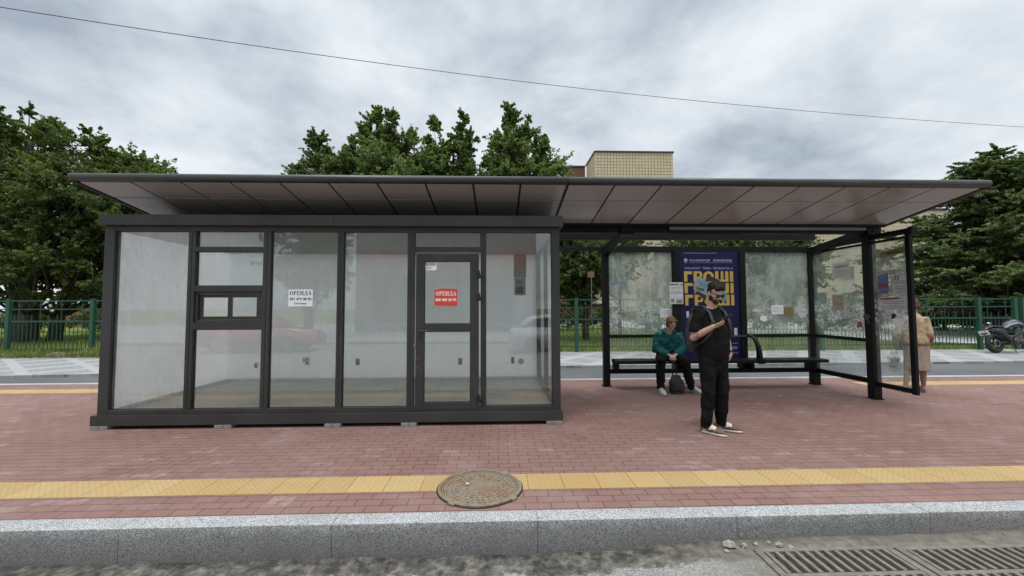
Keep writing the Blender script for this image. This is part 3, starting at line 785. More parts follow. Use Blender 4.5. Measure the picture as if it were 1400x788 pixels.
for z in (1.93, 1.64, .33):
    bm = nbm(); box(bm, -.285, -.235, 5.282, 5.2995, z - .03, z + .03, .003); cyl(bm, (-.25, 5.275, z), .011, .11, 'z', 10); box(bm, -.246, -.205, 5.286, 5.303, z - .05, z + .002, .003)
    obj('hinge', bm, M['bike_blk'], D)
for z in (2.0, .86, .73):
    bm = nbm(); cyl(bm, (-1.045, 5.299, z), .006, .004, 'y', 10); obj('screw', bm, M['metal'], D)
# glazed right side
obj('side_rail', bx(.722, .80, 5.396, 7.629, 2.47, 2.552, .003), F, K); obj('side_rail', bx(.722, .80, 5.396, 7.629, .174, .235, .003), F, K)
obj('side_mullion', bx(.725, .798, 6.46, 6.53, .235, 2.47, .003), F, K)
for y0, y1 in ((5.396, 6.46), (6.53, 7.629)):
    obj('side_pane', bx(.756, .764, y0, y1, .235, 2.47), M['glass'], K)
# inside fittings on the back wall
def socket(x, z, w=.07, h=.10, m='bike_blk', d=.02):
    b = nbm(); box(b, x - w / 2, x + w / 2, 7.65 - d, 7.6495, z - h / 2, z + h / 2, .004)
    o = obj('wall_socket', b, M[m], K)
    b = nbm(); cyl(b, (x, 7.65 - d - .001, z + h * .2), w * .3, .006, 'y', 14); cyl(b, (x, 7.65 - d - .001, z - h * .22), w * .3, .006, 'y', 14)
    obj('outlet', b, M['gasket'], o)
socket(-3.50, .53, .08, .15, 'plastic_w'); socket(-3.56, .55, .05, .09, 'plastic_w'); socket(-4.42, .46, .07, .1, 'plastic_w'); socket(-2.59, .51, .07, .12)
socket(-.71, .505, .07, .12); socket(.265, .52, .06, .12)
bm = nbm(); cyl(bm, (.42, 7.635, .50), .055, .03, 'y', 24); cyl(bm, (.42, 7.617, .50), .04, .01, 'y', 24)
obj('air_vent', bm, M['plastic_g'], K)
eb = obj('fuse_box', bx(.30, .51, 7.57, 7.649, 1.73, 2.05, .006), M['plastic_g'], K)
obj('cable_duct', bx(.29, .52, 7.58, 7.649, 2.06, 2.49, .004), M['plastic_g'], K)
obj('window', bx(.345, .45, 7.562, 7.5695, 1.935, 2.01), M['teal_dk'], eb); obj('cover', bx(.325, .465, 7.56, 7.5695, 1.76, 1.89, .004), M['navy'], eb)
obj('skirting', bx(-4.925, .712, 7.636, 7.6495, .179, .222, .002), M['plastic_w'], K); obj('skirting', bx(-4.9295, -4.918, 5.41, 7.635, .179, .222, .002), M['plastic_w'], K)
# packing blocks under the base
for k, (a, b, h) in enumerate([(-5.045, -4.84, .044), (-3.545, -3.34, .044), (-2.19, -1.99, .044), (-1.235, -1.04, .044), (.615, .825, .044)]):
    lb = ['under the left end of the kiosk', 'under the kiosk below the ticket window', 'under the kiosk left of the door', 'under the kiosk below the door handle', 'under the right corner of the kiosk'][k]
    bm = nbm(); box(bm, a, (a + b) / 2 - .002, 5.27, 5.40, .001, h, .004); box(bm, (a + b) / 2 + .002, b, 5.272, 5.40, .001, h, .004)
    tag(obj('packing_block', bm, M['brickblock']), 'grey packing block ' + lb, 'block', 'blocks the kiosk stands on')

# ------------------------------------------------------------------ serif letters for the rental notices
def serif(bm, txt, c, w, h, mi=0, y=0.0):
    """heavy roman capitals: stems with slab feet and thin joins"""
    G = {'О': 1.05, 'Р': .85, 'Е': .85, 'Н': 1.05, 'Д': 1.05, 'А': 1.05}
    tot = sum(G[k] for k in txt) + .14 * (len(txt) - 1); sx = w / tot
    x = c[0] - w / 2
    st, th, sf = .26, .10, .09
    for ch in txt:
        W = G[ch]
        def r(a, b, u, v): box(bm, x + a * sx, x + b * sx, y - .0006, y, c[2] - h / 2 + u * h, c[2] - h / 2 + v * h, 0, mi)
        def stem(a): r(a, a + st, sf, 1 - sf); r(a - .07, a + st + .07, 0, sf); r(a - .07, a + st + .07, 1 - sf, 1)
        def slant(a0, a1, wd):
            pts = [(a0, sf), (a0 + wd, sf), (a1 + wd, 1), (a1, 1)]
            t = nbm(); prism(t, [(x + p[0] * sx, c[2] - h / 2 + p[1] * h) for p in pts], y - .0006, y)
            for f in t.faces: f.material_index = mi
            join(bm, t)
        def ring(x0, x1, z0, z1, wt, wn, half=False):
            n = 20; t = nbm()
            a0, a1 = (-PI / 2, PI / 2) if half else (0, 2 * PI)
            o, i_ = [], []
            cxx, czz = ((x0) if half else (x0 + x1) / 2), (z0 + z1) / 2
            rx, rz = ((x1 - x0) if half else (x1 - x0) / 2), (z1 - z0) / 2
            for q in range(n + (1 if half else 0)):
                a = a0 + (a1 - a0) * q / n
                o.append((cxx + rx * math.cos(a), czz + rz * math.sin(a))); i_.append((cxx + (rx - wt) * math.cos(a), czz + (rz - wn) * math.sin(a)))
            vo = [t.verts.new((x + p[0] * sx, y - .0006, c[2] - h / 2 + p[1] * h)) for p in o]; vi = [t.verts.new((x + p[0] * sx, y - .0006, c[2] - h / 2 + p[1] * h)) for p in i_]
            for q in range(n if not half else n):
                f = t.faces.new([vo[q], vi[q], vi[(q + 1) % len(vi)], vo[(q + 1) % len(vo)]]); f.material_index = mi
            join(bm, t)
        if ch == 'О': ring(0, W, 0, 1, .27, .06)
        if ch == 'Р': stem(.08); ring(.32, W, .45, 1, .24, .07, True)
        if ch == 'Е': stem(.08); r(.32, W, 0, sf); r(.32, W, 1 - sf, 1); r(.32, W - .18, .47, .55); r(W - .08, W, sf, .27); r(W - .08, W, .73, 1 - sf)
        if ch == 'Н': stem(.08); stem(W - .08 - st); r(.32, W - .32, .46, .55)
        if ch == 'Д': r(W - .36, W - .1, sf, 1); slant(.16, .34, .10); r(.34, W - .34, 1 - sf, 1); r(.0, W, .0, sf); r(0, .09, -.2, 0); r(W - .09, W, -.2, 0)
        if ch == 'А': slant(.10, .46, .09); slant(W - .36, .46, .26); r(.0, .32, 0, sf); r(W - .46, W, 0, sf); r(.25, W - .3, .33, .40)
        x += (W + .14) * sx

t = thing('rental_notice', 'white paper rental notice with black writing stuck on the third window', 'notice', (-2.554, 5.34, 1.63))
bm = nbm(); box(bm, -2.708, -2.40, 5.3455, 5.3470, 1.524, 1.742); obj('sheet', bm, M['white_paper'], t)
bm = nbm(); serif(bm, 'ОРЕНДА', (-2.554, 0, 1.695), .275, .052, y=5.3450)
put_text(bm, '091 473 08 90', (-2.554, 5.3446, 1.618), .275, .036, .02); put_text(bm, 'Світлана', (-2.554, 5.3446, 1.562), .155, .026, .012)
obj('lettering', bm, M['ink'], t)
t = thing('rental_notice', 'red rental notice with white writing stuck on the kiosk door glass', 'notice', (-.68, 5.32, 1.63))
bm = nbm(); prism(bm, [(-.832, 1.528), (-.832, 1.735), (-.72, 1.752), (-.535, 1.742), (-.535, 1.522)], 5.3245, 5.3260); obj('sheet', bm, M['red_sign'], t)
bm = nbm(); serif(bm, 'ОРЕНДА', (-.683, 0, 1.685), .265, .056, y=5.3240)
put_text(bm, '068 480 20 90', (-.683, 5.3236, 1.604), .27, .038, .03); obj('lettering', bm, M['white_ink'], t)
t = thing('small_notice', 'small white notice in the top left corner of the door glass', 'notice', (-.89, 5.32, 2.04))
bm = nbm(); box(bm, -.956, -.805, 5.3245, 5.3260, 1.990, 2.098); obj('sheet', bm, M['white_paper'], t)
bm = nbm(); rnd = random.Random(4)
def scribble(bm, x0, x1, z, h, y, lo=.006, hi=.016, axis='y'):
    x = x0
    while x < x1 - lo:
        w = min(rnd.uniform(lo, hi), x1 - x)
        if axis == 'y': box(bm, x, x + w, y - .0006, y, z, z + h)
        else: box(bm, y - .0006, y, x, x + w, z, z + h)
        x += w + rnd.uniform(.2, .5) * lo
scribble(bm, -.945, -.925, 2.070, .020, 5.3240); scribble(bm, -.91, -.82, 2.078, .010, 5.3240); scribble(bm, -.945, -.82, 2.050, .017, 5.3240, .010, .018)
scribble(bm, -.945, -.86, 2.026, .007, 5.3240); scribble(bm, -.945, -.87, 2.006, .008, 5.3240)
obj('lettering', bm, M['ink_grey'], t)
# ------------------------------------------------------------------ bus shelter with its long roof
S = thing('bus_shelter', 'black steel bus shelter with long sloping roof, glass walls and bench', 'bus shelter', (4.1, 7.2, 0.0))
B = M['black']
def u(y): return 3.035 - 0.153 * (y - 5.0)
XL, XR, XJ = -5.10, 6.32, 0.87
YA, YM, YB = 5.03, 5.475, 6.34
# deck
bm = nbm(); prism(bm, [(YA - .02, u(YA - .02) + .010), (YB + .02, u(YB + .02) + .010), (YB + .02, u(YB + .02) + .07), (YA - .02, u(YA - .02) + .085)], XL + .02, XR - .02, 'x')
obj('roof_deck', bm, M['black'], S)
seams = [XL] + [XJ - .5915 * k for k in range(9, -1, -1)] + [XJ + .5985 * k for k in range(1, 9)] + [XR]
for i in range(len(seams) - 1):
    a, b = seams[i] + .012, seams[i + 1] - .012
    if i == 0: a += .03
    if abs(seams[i] - XJ) < 1e-6: a += .008
    if abs(seams[i + 1] - XJ) < 1e-6: b -= .008
    if i == len(seams) - 2: b -= .03
    for y0, y1 in ((YA, YM - .010), (YM + .010, YB)):
        bm = nbm(); dz = random.uniform(-.0015, .0015)
        prism(bm, [(y0, u(y0) + dz), (y1, u(y1) - dz), (y1, u(y1) + .009), (y0, u(y0) + .009)], a, b, 'x')
        obj('ceiling_panel', bm, M['ceil'], S)
bm = nbm(); tube(bm, [(XL - .03, 4.995, 3.083), (XJ - .004, 4.995, 3.083)], [.047, .047], 20); obj('front_tube', bm, M['tube'], S, True)
bm = nbm(); tube(bm, [(XJ + .004, 4.995, 3.083), (XR + .03, 4.995, 3.083)], [.047, .047], 20); obj('front_tube', bm, M['tube'], S, True)
for x0, x1 in ((XL - .035, XL + .022), (XR - .022, XR + .035)):
    bm = nbm(); prism(bm, [(4.99, u(4.99) - .006), (6.45, u(6.45) - .012), (6.45, u(6.45) + .08), (4.99, u(4.99) + .085)], x0, x1, 'x'); obj('end_trim', bm, B, S)
# beams behind the ceiling
obj('main_beam', bx(-5.1, XR - .02, 6.44, 6.56, 2.70, 2.82, .006), B, S)
obj('edge_trim', bx(XL + .03, XR - .03, 6.345, 6.43, 2.79, 2.875, .004), B, S)
obj('gutter_strip', bx(2.75, 6.0, 6.385, 6.437, 2.742, 2.788, .003), M['gutter'], S)  # plain grey gutter strip under the rear roof edge, gives no light
obj('rear_beam', bx(0.9, 6.2, 7.70, 7.82, 2.805, 2.915, .006), B, S)
XW = 6.13
def post(x0, x1, y0, y1, z0, z1): return obj('post', bx(x0, x1, y0, y1, z0, z1, .008), B, S)
p1 = post(2.0, 2.12, 7.71, 7.83, .012, 2.62); p2 = post(XW - .07, XW + .07, 7.70, 7.83, .012, 2.66)
p3 = post(XW - .065, XW + .065, 6.44, 6.57, .012, 2.70); p4 = post(XW - .028, XW + .028, 5.81, 5.88, .20, 2.665)
for p, x, y in ((p1, 2.06, 7.77), (p2, XW, 7.765), (p3, XW, 6.505)):
    obj('foot_plate', bx(x - .085, x + .085, y - .085, y + .085, .001, .012, .003), B, p)
# sloping cantilever arms with brackets
for x, yb in ((2.06, 7.77), (XW, 7.765)):
    bm = nbm(); prism(bm, [(yb + .04, 2.50), (yb - .05, 2.50), (6.44, 2.715), (6.44, 2.82), (yb + .04, 2.64)], x - .045, x + .045, 'x'); obj('arm', bm, B, S)
    bm = nbm(); box(bm, x - .10, x + .12, 6.40, 6.60, 2.665, 2.80, .01); cyl(bm, (x, 6.395, 2.73), .02, .02, 'y', 12); obj('bracket', bm, B, S)
    bm = nbm(); tube(bm, [(x + .05, yb - .01, 2.47), (x + .05, 6.7, 2.70)], [.012, .012], 8); obj('stay_rod', bm, M['tube'], S, True)
# rear rails
obj('top_rail', bx(2.121, XW - .071, 7.72, 7.82, 2.565, 2.675, .005), B, S)
obj('top_rail', bx(0.90, 1.999, 7.73, 7.81, 2.59, 2.665, .005), B, S)
AX0, AX1 = 3.36, 4.74
for a, b in ((2.121, AX0 - .001), (AX1 + .001, XW - .071)):
    obj('middle_rail', bx(a, b, 7.735, 7.805, .915, .975, .004), B, S)
bm = nbm(); box(bm, 2.121, XW - .071, 7.74, 7.80, .292, .322, .003); box(bm, 2.121, XW - .071, 7.74, 7.80, .238, .268, .003); box(bm, 2.121, XW - .071, 7.755, 7.785, .2675, .2925)
obj('bottom_rail', bm, B, S)
# side wall rails
obj('side_top_rail', bx(XW - .04, XW + .04, 6.571, 7.699, 2.585, 2.665, .006), B, S)
bm = nbm(); box(bm, XW - .05, XW + .05, 5.75, 6.439, 2.59, 2.672, .03); obj('side_top_rail', bm, B, S)
for y0, y1 in ((6.571, 7.699), (5.881, 6.439)):
    obj('glass_rail', bx(XW - .02, XW + .02, y0, y1, 2.525, 2.56, .003), B, S)
obj('side_middle_rail', bx(XW - .03, XW + .03, 6.571, 7.699, .915, .975, .004), B, S)
bm = nbm(); box(bm, XW - .03, XW + .03, 6.571, 7.699, .292, .322, .003); box(bm, XW - .03, XW + .03, 6.571, 7.699, .238, .268, .003); box(bm, XW - .015, XW + .015, 6.571, 7.699, .2675, .2925); obj('side_bottom_rail', bm, B, S)
obj('side_bottom_rail', bx(XW - .03, XW + .03, 5.881, 6.439, .215, .285, .004), B, S)
obj('end_cap', bx(XW - .055, XW + .055, 5.74, 5.80, 2.58, 2.68, .02), B, S)
bm = nbm(); cyl(bm, (XW - .075, 6.50, 1.33), .05, .05, 'x', 16); tube(bm, [(XW - .09, 6.5, 1.36), (XW - .12, 6.46, 1.30), (XW - .10, 6.44, 1.22)], [.012, .014, .01], 8); obj('clamp', bm, M['bike_metal'], S)
# glazing
for a, b in ((2.121, AX0 - .001), (AX1 + .001, XW - .071)):
    obj('rear_glass', bx(a, b, 7.765, 7.775, .975, 2.565), M['glass_back'], S)
    obj('rear_glass', bx(a, b, 7.765, 7.775, .322, .915), M['glass_side'], S)
obj('side_glass', bx(XW - .005, XW + .005, 6.571, 7.699, .975, 2.525), M['glass_side'], S)
obj('side_glass', bx(XW - .005, XW + .005, 6.571, 7.699, .322, .915), M['glass_side'], S)
obj('side_glass', bx(XW - .005, XW + .005, 5.881, 6.439, .285, 2.525), M['glass_side'], S)
# bench
bn = obj('bench', bx(2.125, 6.055, 7.31, 7.50, .475, .535, .01), B, S)
obj('seat_plank', bx(2.125, 6.055, 7.515, 7.66, .478, .535, .01), B, bn)
for x in (2.2, 3.5, 4.75, 5.95): obj('bench_leg', bx(x - .03, x + .03, 7.5, 7.76, .325, .474, .004), B, bn)
bm = nbm()
for k, (yy, zz) in enumerate([]): pass
arc = [(7.66 - .34 * math.sin(a) , .54 + .43 * math.cos(a)) for a in [PI / 2 * i / 12 for i in range(13)]]
inn = [(7.66 - .34 * math.sin(a) * (1 - .33 * (a / (PI / 2))) , .54 + .43 * math.cos(a) * .92 - .0) for a in [PI / 2 * i / 12 for i in range(13)]]
prism(bm, arc + inn[::-1], 4.765, 4.825, 'x'); obj('armrest', bm, B, bn)
bm = nbm(); box(bm, 4.74, 4.85, 7.295, 7.44, .462, .548, .008); obj('armrest_clamp', bm, B, bn)
# advertising panel
A = obj('advert_panel', bx(AX0 + .08, AX1 - .08, 7.66, 7.80, .50, 2.56, .004), B, S)
for x0, x1 in ((AX0, AX0 + .105), (AX1 - .115, AX1)):
    obj('frame', bx(x0, x1, 7.625, 7.81, .33, 2.562, .006), B, A)
PX0, PX1, PY = AX0 + .106, AX1 - .116, 7.655
obj('poster', bx(PX0, PX1, PY, 7.6595, .52, 2.555), M['navy'], A)
def T(bm, txt, x0, x1, z0, z1, bold, y=PY - .0012): put_text(bm, txt, ((x0 + x1) / 2, y, (z0 + z1) / 2), x1 - x0, z1 - z0, bold)
bm = nbm()
T(bm, 'СКАРБНИЦЯ', 3.66, 4.06, 2.365, 2.415, .02); T(bm, 'ЛОМБАРД', 4.12, 4.49, 2.365, 2.415, .02)
cyl(bm, (3.59, PY - .001, 2.40), .034, .001, 'y', 20); box(bm, 3.56, 3.62, PY - .0016, PY - .0002, 2.345, 2.352); box(bm, 3.66, 4.49, PY - .0016, PY - .0002, 2.347, 2.351); box(bm, 3.55, 4.2, PY - .0016, PY - .0002, 2.532, 2.538)
T(bm, 'ТРАНСПОРТ', 3.56, 3.87, 2.222, 2.262, .01); T(bm, 'ТРЕБА', 3.91, 4.08, 2.222, 2.262, .01); T(bm, 'ПОЧЕКАТИ, А', 4.12, 4.50, 2.216, 2.262, .01)
obj('small_lettering', bm, M['lav_ink'], A)
def block_word(bm, x0, x1, z0, z1):
    """heavy geometric capitals"""
    h = z1 - z0; y = PY - .0014
    def r(a, b, c, d): box(bm, x0 + a, x0 + b, y, PY - .0002, z0 + c * h, z0 + d * h)
    st = .062
    r(0, st, 0, 1); r(st, .155, .72, 1)                                        # Г
    r(.185, .185 + st, 0, 1); r(.247, .30, .80, 1); r(.247, .30, .32, .50)     # Р
    t = nbm(); n = 14
    def half(cx, rx, rz, cz, inr, a0, a1):
        o = [(cx + rx * math.cos(a0 + (a1 - a0) * i / n), cz + rz * math.sin(a0 + (a1 - a0) * i / n)) for i in range(n + 1)]
        q = [(cx + (rx - inr) * math.cos(a0 + (a1 - a0) * i / n), cz + (rz - inr * .8) * math.sin(a0 + (a1 - a0) * i / n)) for i in range(n + 1)]
        for i in range(n):
            tt = nbm(); prism(tt, [o[i], o[i + 1], q[i + 1], q[i]], y, PY - .0002); join(bm, tt)
    half(x0 + .30, .055, h * .34, z0 + h * .66, .05, -PI / 2, PI / 2)
    half(x0 + .475, .105, h * .5, z0 + h * .5, .058, 0, 2 * PI)                # О
    r(.605, .605 + st, 0, 1); r(.715, .715 + st * .8, 0, 1); r(.80, .80 + st, 0, 1); r(.667, .715, 0, .2); r(.765, .80, 0, .2)  # Ш
    r(.893, .893 + st, 0, 1)                                                   # І
    t.free()
bm = nbm()
block_word(bm, 3.552, 4.51, 1.985, 2.185); block_word(bm, 3.556, 4.51, 1.765, 1.96); block_word(bm, 3.562, 4.51, 1.53, 1.735)
obj('headline', bm, M['yellow_ink'], A)
y = PY - .003
bm = nbm()
prism(bm, [(3.715, 1.90), (3.80, 2.075), (3.99, 2.045), (4.13, 1.98), (4.30, 1.90), (4.36, 1.80), (4.16, 1.72), (3.98, 1.75)], y, PY - .0003)
prism(bm, [(3.72, 1.87), (3.735, 1.835), (4.02, 1.70), (4.18, 1.66), (4.38, 1.60), (4.37, 1.76), (4.10, 1.70), (3.96, 1.77)], y - .0006, y - .0002)
obj('banknotes', bm, M['teal_note'], A)
bm = nbm(); prism(bm, [(3.83, 2.0), (4.02, 1.93), (4.10, 1.88), (4.0, 1.84), (3.86, 1.90)], y - .0008, y - .0004); prism(bm, [(4.2, 1.84), (4.33, 1.80), (4.36, 1.64), (4.3, 1.60), (4.18, 1.74)], y - .0008, y - .0004)
obj('banknote_print', bm, M['teal_dk'], A)
bm = nbm(); put_text(bm, '1000', (3.86, y - .0016, 1.845), .16, .05, .03, Matrix.Rotation(R(-14), 4, 'Y').inverted()); obj('number', bm, M['ink'], A)
bm = nbm(); prism(bm, [(3.98, 2.06), (4.06, 2.10), (4.22, 2.02), (4.36, 1.92), (4.33, 1.89), (4.16, 1.97), (4.05, 2.0), (3.97, 1.98)], y - .0016, y - .0010)
prism(bm, [(4.0, 1.93), (4.05, 1.975), (4.16, 1.965), (4.20, 1.90), (4.15, 1.86), (4.0, 1.86)], y - .0012, y - .0009); prism(bm, [(3.73, 1.82), (3.86, 1.70), (3.95, 1.62), (3.98, 1.70), (3.84, 1.78)], y - .0016, y - .0008); obj('dark_hand', bm, M['ink'], A)
bm = nbm(); scribble(bm, 4.40, 4.56, .80, .02, PY - .0002, .02, .05); scribble(bm, 4.36, 4.56, .70, .05, PY - .0002, .02, .05); scribble(bm, 4.40, 4.56, .62, .02, PY - .0002, .02, .05); obj('small_print', bm, M['blue_ink'], A)
bm = nbm(); box(bm, 4.50, 4.56, PY - .001, PY - .0002, .96, 1.10); box(bm, 3.58, 3.63, PY - .001, PY - .0002, 1.30, 1.42); obj('label_patch', bm, M['paper_grey'], A)
bm = nbm(); box(bm, AX1 - .32, AX1 - .02, 7.612, 7.6245, .93, .965, .004); obj('lock_bar', bm, M['tube'], A)

# ------------------------------------------------------------------ bills and stickers on the shelter
def bill(name, label, plane, pts, m, lines=(), lm='ink_grey', off=.006, extra=None):
    """plane 'y': pts (x,z) at Y; plane 'x': pts (y,z) on the side wall"""
    ys = 7.765 - .0015 if plane == 'y' else XW - .0065
    t = thing(name, label, 'bill' if name != 'tape_strip' else 'tape', ((sum(p[0] for p in pts) / len(pts), ys, min(p[1] for p in pts)) if plane == 'y' else (ys, sum(p[0] for p in pts) / len(pts), min(p[1] for p in pts))))
    bm = nbm(); prism(bm, pts, ys - .0006, ys + .0006, plane); obj('sheet', bm, M[m], t)
    if lines:
        bm = nbm()
        for a, b, z, h in lines: scribble(bm, a, b, z, h, ys - .0008, .014, .04, plane)
        obj('print', bm, M[lm], t)
    if extra: extra(t, ys)
    return t
ys = 7.61
t = thing('vacancy_bill', 'white printed bill with dark heading taped over the left edge of the blue advert', 'bill', (3.37, ys, 1.56))
bm = nbm(); box(bm, 3.245, 3.505, ys - .0006, ys + .0006, 1.56, 1.97); obj('sheet', bm, M['paper_grey'], t)
bm = nbm(); scribble(bm, 3.255, 3.44, 1.915, .030, ys - .0008, .02, .035); scribble(bm, 3.46, 3.49, 1.91, .04, ys - .0008, .01, .02); obj('heading', bm, M['ink'], t)
bm = nbm()
for z in (1.87, 1.845, 1.80, 1.775, 1.755): scribble(bm, 3.265, 3.49, z, .008, ys - .0008, .02, .05)
box(bm, 3.27, 3.335, ys - .001, ys - .0008, 1.59, 1.66); box(bm, 3.37, 3.49, ys - .001, ys - .0008, 1.615, 1.645); obj('print', bm, M['ink_grey'], t)
bm = nbm(); box(bm, 3.37, 3.49, ys - .001, ys - .0008, 1.575, 1.61); obj('picture', bm, M['ochre'], t)
bill('paper_bill', 'white paper bill on the fogged glass just above the seated person', 'y', [(3.12, 1.30), (3.13, 1.47), (3.30, 1.475), (3.345, 1.46), (3.34, 1.31)], 'white_paper', [(3.15, 3.31, z, .008) for z in (1.43, 1.40, 1.37, 1.34)])
bill('tape_strip', 'blue tape remnant near the top left post of the shelter', 'y', [(2.176, 1.93), (2.18, 1.97), (2.47, 1.99), (2.475, 1.95), (2.26, 1.95)], 'blue_tape')
bill('paper_bill', 'white paper bill with lines of print on the right rear glass', 'y', [(5.312, 1.355), (5.31, 1.52), (5.42, 1.54), (5.55, 1.53), (5.55, 1.36)], 'white_paper', [(5.33, 5.53, z, .008) for z in (1.49, 1.46, 1.43, 1.40)])
bill('paper_bill', 'ochre yellow bill beside the white one on the right rear glass', 'y', [(5.56, 1.325), (5.56, 1.49), (5.755, 1.49), (5.755, 1.33)], 'ochre', [(5.58, 5.74, 1.47, .01)])
bill('paper_bill', 'torn white scrap low on the right rear glass near the armrest', 'y', [(5.08, 1.25), (5.10, 1.32), (5.20, 1.33), (5.23, 1.24), (5.16, 1.21)], 'white_paper')
bill('paper_bill', 'ragged white paper remnants at the right end of the rear glass', 'y', [(5.78, 1.47), (5.86, 1.50), (5.98, 1.46), (6.05, 1.40), (5.99, 1.30), (5.88, 1.27), (5.84, 1.37)], 'paper_grey', [(5.85, 6.0, 1.40, .01)])
bill('paper_bill', 'torn strip of white paper at the left of the right rear glass', 'y', [(4.92, 1.42), (4.97, 1.47), (5.12, 1.44), (5.10, 1.39), (5.0, 1.40)], 'paper_grey')
def adm(t, ys):
    bm = nbm(); Mx = Matrix.Rotation(R(-90), 4, 'Z'); put_text(bm, 'АДМІРАЛ', (ys - .0012, 7.055, 2.215), .27, .055, .02, Mx); obj('lettering', bm, M['ink'], t)
bill('paper_bill', 'beige bill headed in dark capitals high on the shelter side glass', 'x', [(7.244, 2.0), (7.244, 2.29), (6.868, 2.295), (6.868, 2.0)], 'beige_pap', [(6.90, 7.21, z, .010) for z in (2.15, 2.12, 2.09, 2.05)], extra=adm)
bill('paper_bill', 'brown bill with pale border on the shelter side glass', 'x', [(7.272, 1.43), (7.272, 1.72), (7.033, 1.72), (7.033, 1.43)], 'brown_pap', [(7.06, 7.25, z, .03) for z in (1.66, 1.54)])
bill('paper_bill', 'small red sticker low on the shelter side glass', 'x', [(6.776, 1.15), (6.776, 1.24), (6.683, 1.24), (6.683, 1.15)], 'red_print')
rr = random.Random(11)
for k, (yc, zc, w, h, lb) in enumerate([(6.93, 1.50, .2, .07, 'upper pale torn paper streak on the side glass'), (6.90, 1.37, .26, .12, 'large shredded paper patch in the middle of the side glass'),
                               (6.86, 1.24, .22, .08, 'lower shredded paper patch above the side rail'), (6.72, 1.62, .12, .05, 'small white paper streak beside the shelter front post'), (7.4, 1.45, .12, .06, 'paper scrap left of the brown bill on the side glass')]):
    n = 16; pts = [(yc + w / 2 * math.cos(2 * PI * i / n) * rr.uniform(.6, 1.1), zc + h / 2 * math.sin(2 * PI * i / n) * rr.uniform(.5, 1.2)) for i in range(n)]
    bill('paper_scrap', lb, 'x', pts, 'paper_grey', [(yc - w * .3, yc + w * .3, zc + dz, .01) for dz in (-.02, .01)])
bill('paper_bill', 'long ochre strip sign near the top of the shelter end glass', 'x', [(6.31, 2.275), (6.31, 2.365), (5.90, 2.405), (5.90, 2.315)], 'ochre', [(5.98, 6.2, 2.325, .022)], 'ink')
def bl(t, ys):
    bm = nbm(); prism(bm, [(6.362, 1.78), (6.362, 1.87), (6.18, 1.88), (6.18, 1.80)], ys - .0012, ys - .0008, 'x'); prism(bm, [(6.362, 1.72), (6.362, 1.75), (6.18, 1.73), (6.18, 1.71)], ys - .0012, ys - .0008, 'x'); obj('picture', bm, M['wine_ink'], t)
bill('paper_bill', 'blue and wine red picture bill on the shelter end glass', 'x', [(6.362, 1.71), (6.362, 2.0), (6.18, 2.03), (6.18, 1.71)], 'blue_ink', extra=bl)
def b22(t, ys):
    bm = nbm(); put_text(bm, '22', (ys - .0012, 6.05, 1.945), .09, .06, .03, Matrix.Rotation(R(-90), 4, 'Z')); obj('lettering', bm, M['ink'], t)
bill('paper_bill', 'white bill with a bold number 22 on the shelter end glass', 'x', [(6.106, 1.67), (6.106, 1.99), (5.896, 1.99), (5.896, 1.67)], 'paper_grey', [(5.91, 6.09, z, .012) for z in (1.88, 1.85, 1.80, 1.77, 1.73, 1.70)], extra=b22)
def rh(t, ys):
    bm = nbm(); prism(bm, [(6.33, 1.60), (6.33, 1.635), (6.02, 1.645), (6.02, 1.61)], ys - .0012, ys - .0008, 'x'); obj('heading', bm, M['red_print'], t)
bill('paper_bill', 'grey bill with a red heading across the shelter end glass', 'x', [(6.342, 1.45), (6.342, 1.645), (5.918, 1.66), (5.918, 1.45)], 'paper_grey', [(5.95, 6.31, z, .01) for z in (1.57, 1.54, 1.50, 1.47)], extra=rh)
bill('paper_bill', 'torn white bill curling on the shelter end glass beside the walking person', 'x', [(6.16, 1.30), (6.15, 1.39), (5.94, 1.37), (5.95, 1.27), (6.03, 1.23), (6.10, 1.24)], 'white_paper', [(5.98, 6.12, z, .01) for z in (1.35, 1.32)])
n = 18; pts = [(6.20 + .13 * math.cos(2 * PI * i / n) * rr.uniform(.6, 1.1), 1.36 + .07 * math.sin(2 * PI * i / n) * rr.uniform(.5, 1.2)) for i in range(n)]
bill('paper_scrap', 'shredded grey paper patch beside the front post on the end glass', 'x', pts, 'paper_grey', [(6.12, 6.28, 1.35, .01)])
# ------------------------------------------------------------------ green metal fence
FY = 14.05
G = M['green']
FN = thing('metal_fence', 'green metal railing fence with square posts running behind the shelter', 'fence', (0, FY, 0))
fx = [-24.3 + 2.7 * i for i in range(0, 10)] + [2.7 + 2.9 * i for i in range(0, 6)] + [18.55, 18.85, 21.7, 24.6, 27.5]
for x in fx:
    o = obj('post', bx(x - .06, x + .06, FY - .06, FY + .06, -0.08, 1.80, .006), G, FN)
    obj('post_cap', bx(x - .066, x + .066, FY - .066, FY + .066, 1.801, 1.825, .006), G, o)
for a, b in zip(fx[:-1], fx[1:]):
    a += .061; b -= .061
    if b - a < .4: continue
    bm = nbm()
    for z, h in ((1.745, .04), (1.47, .035), (1.06, .05), (.14, .035)): box(bm, a, b, FY - .02, FY + .02, z, z + h)
    n = max(2, round((b - a) / .135)); st = (b - a) / n
    for k in range(1, n):
        x = a + st * k; top = 1.745 if k % 5 == 2 else (1.30 if k % 2 else 1.06)
        box(bm, x - .008, x + .008, FY - .008, FY + .008, .10, .1395)
        box(bm, x - .008, x + .008, FY - .008, FY + .008, .1755, 1.0595)
        if top > 1.1:
            box(bm, x - .008, x + .008, FY - .008, FY + .008, 1.1105, min(top, 1.4695))
        if top > 1.5:
            box(bm, x - .008, x + .008, FY - .008, FY + .008, 1.5055, 1.7445)
            box(bm, x - .028, x + .028, FY - .012, FY + .012, 1.60, 1.65)
    obj('railing', bm, G, FN)

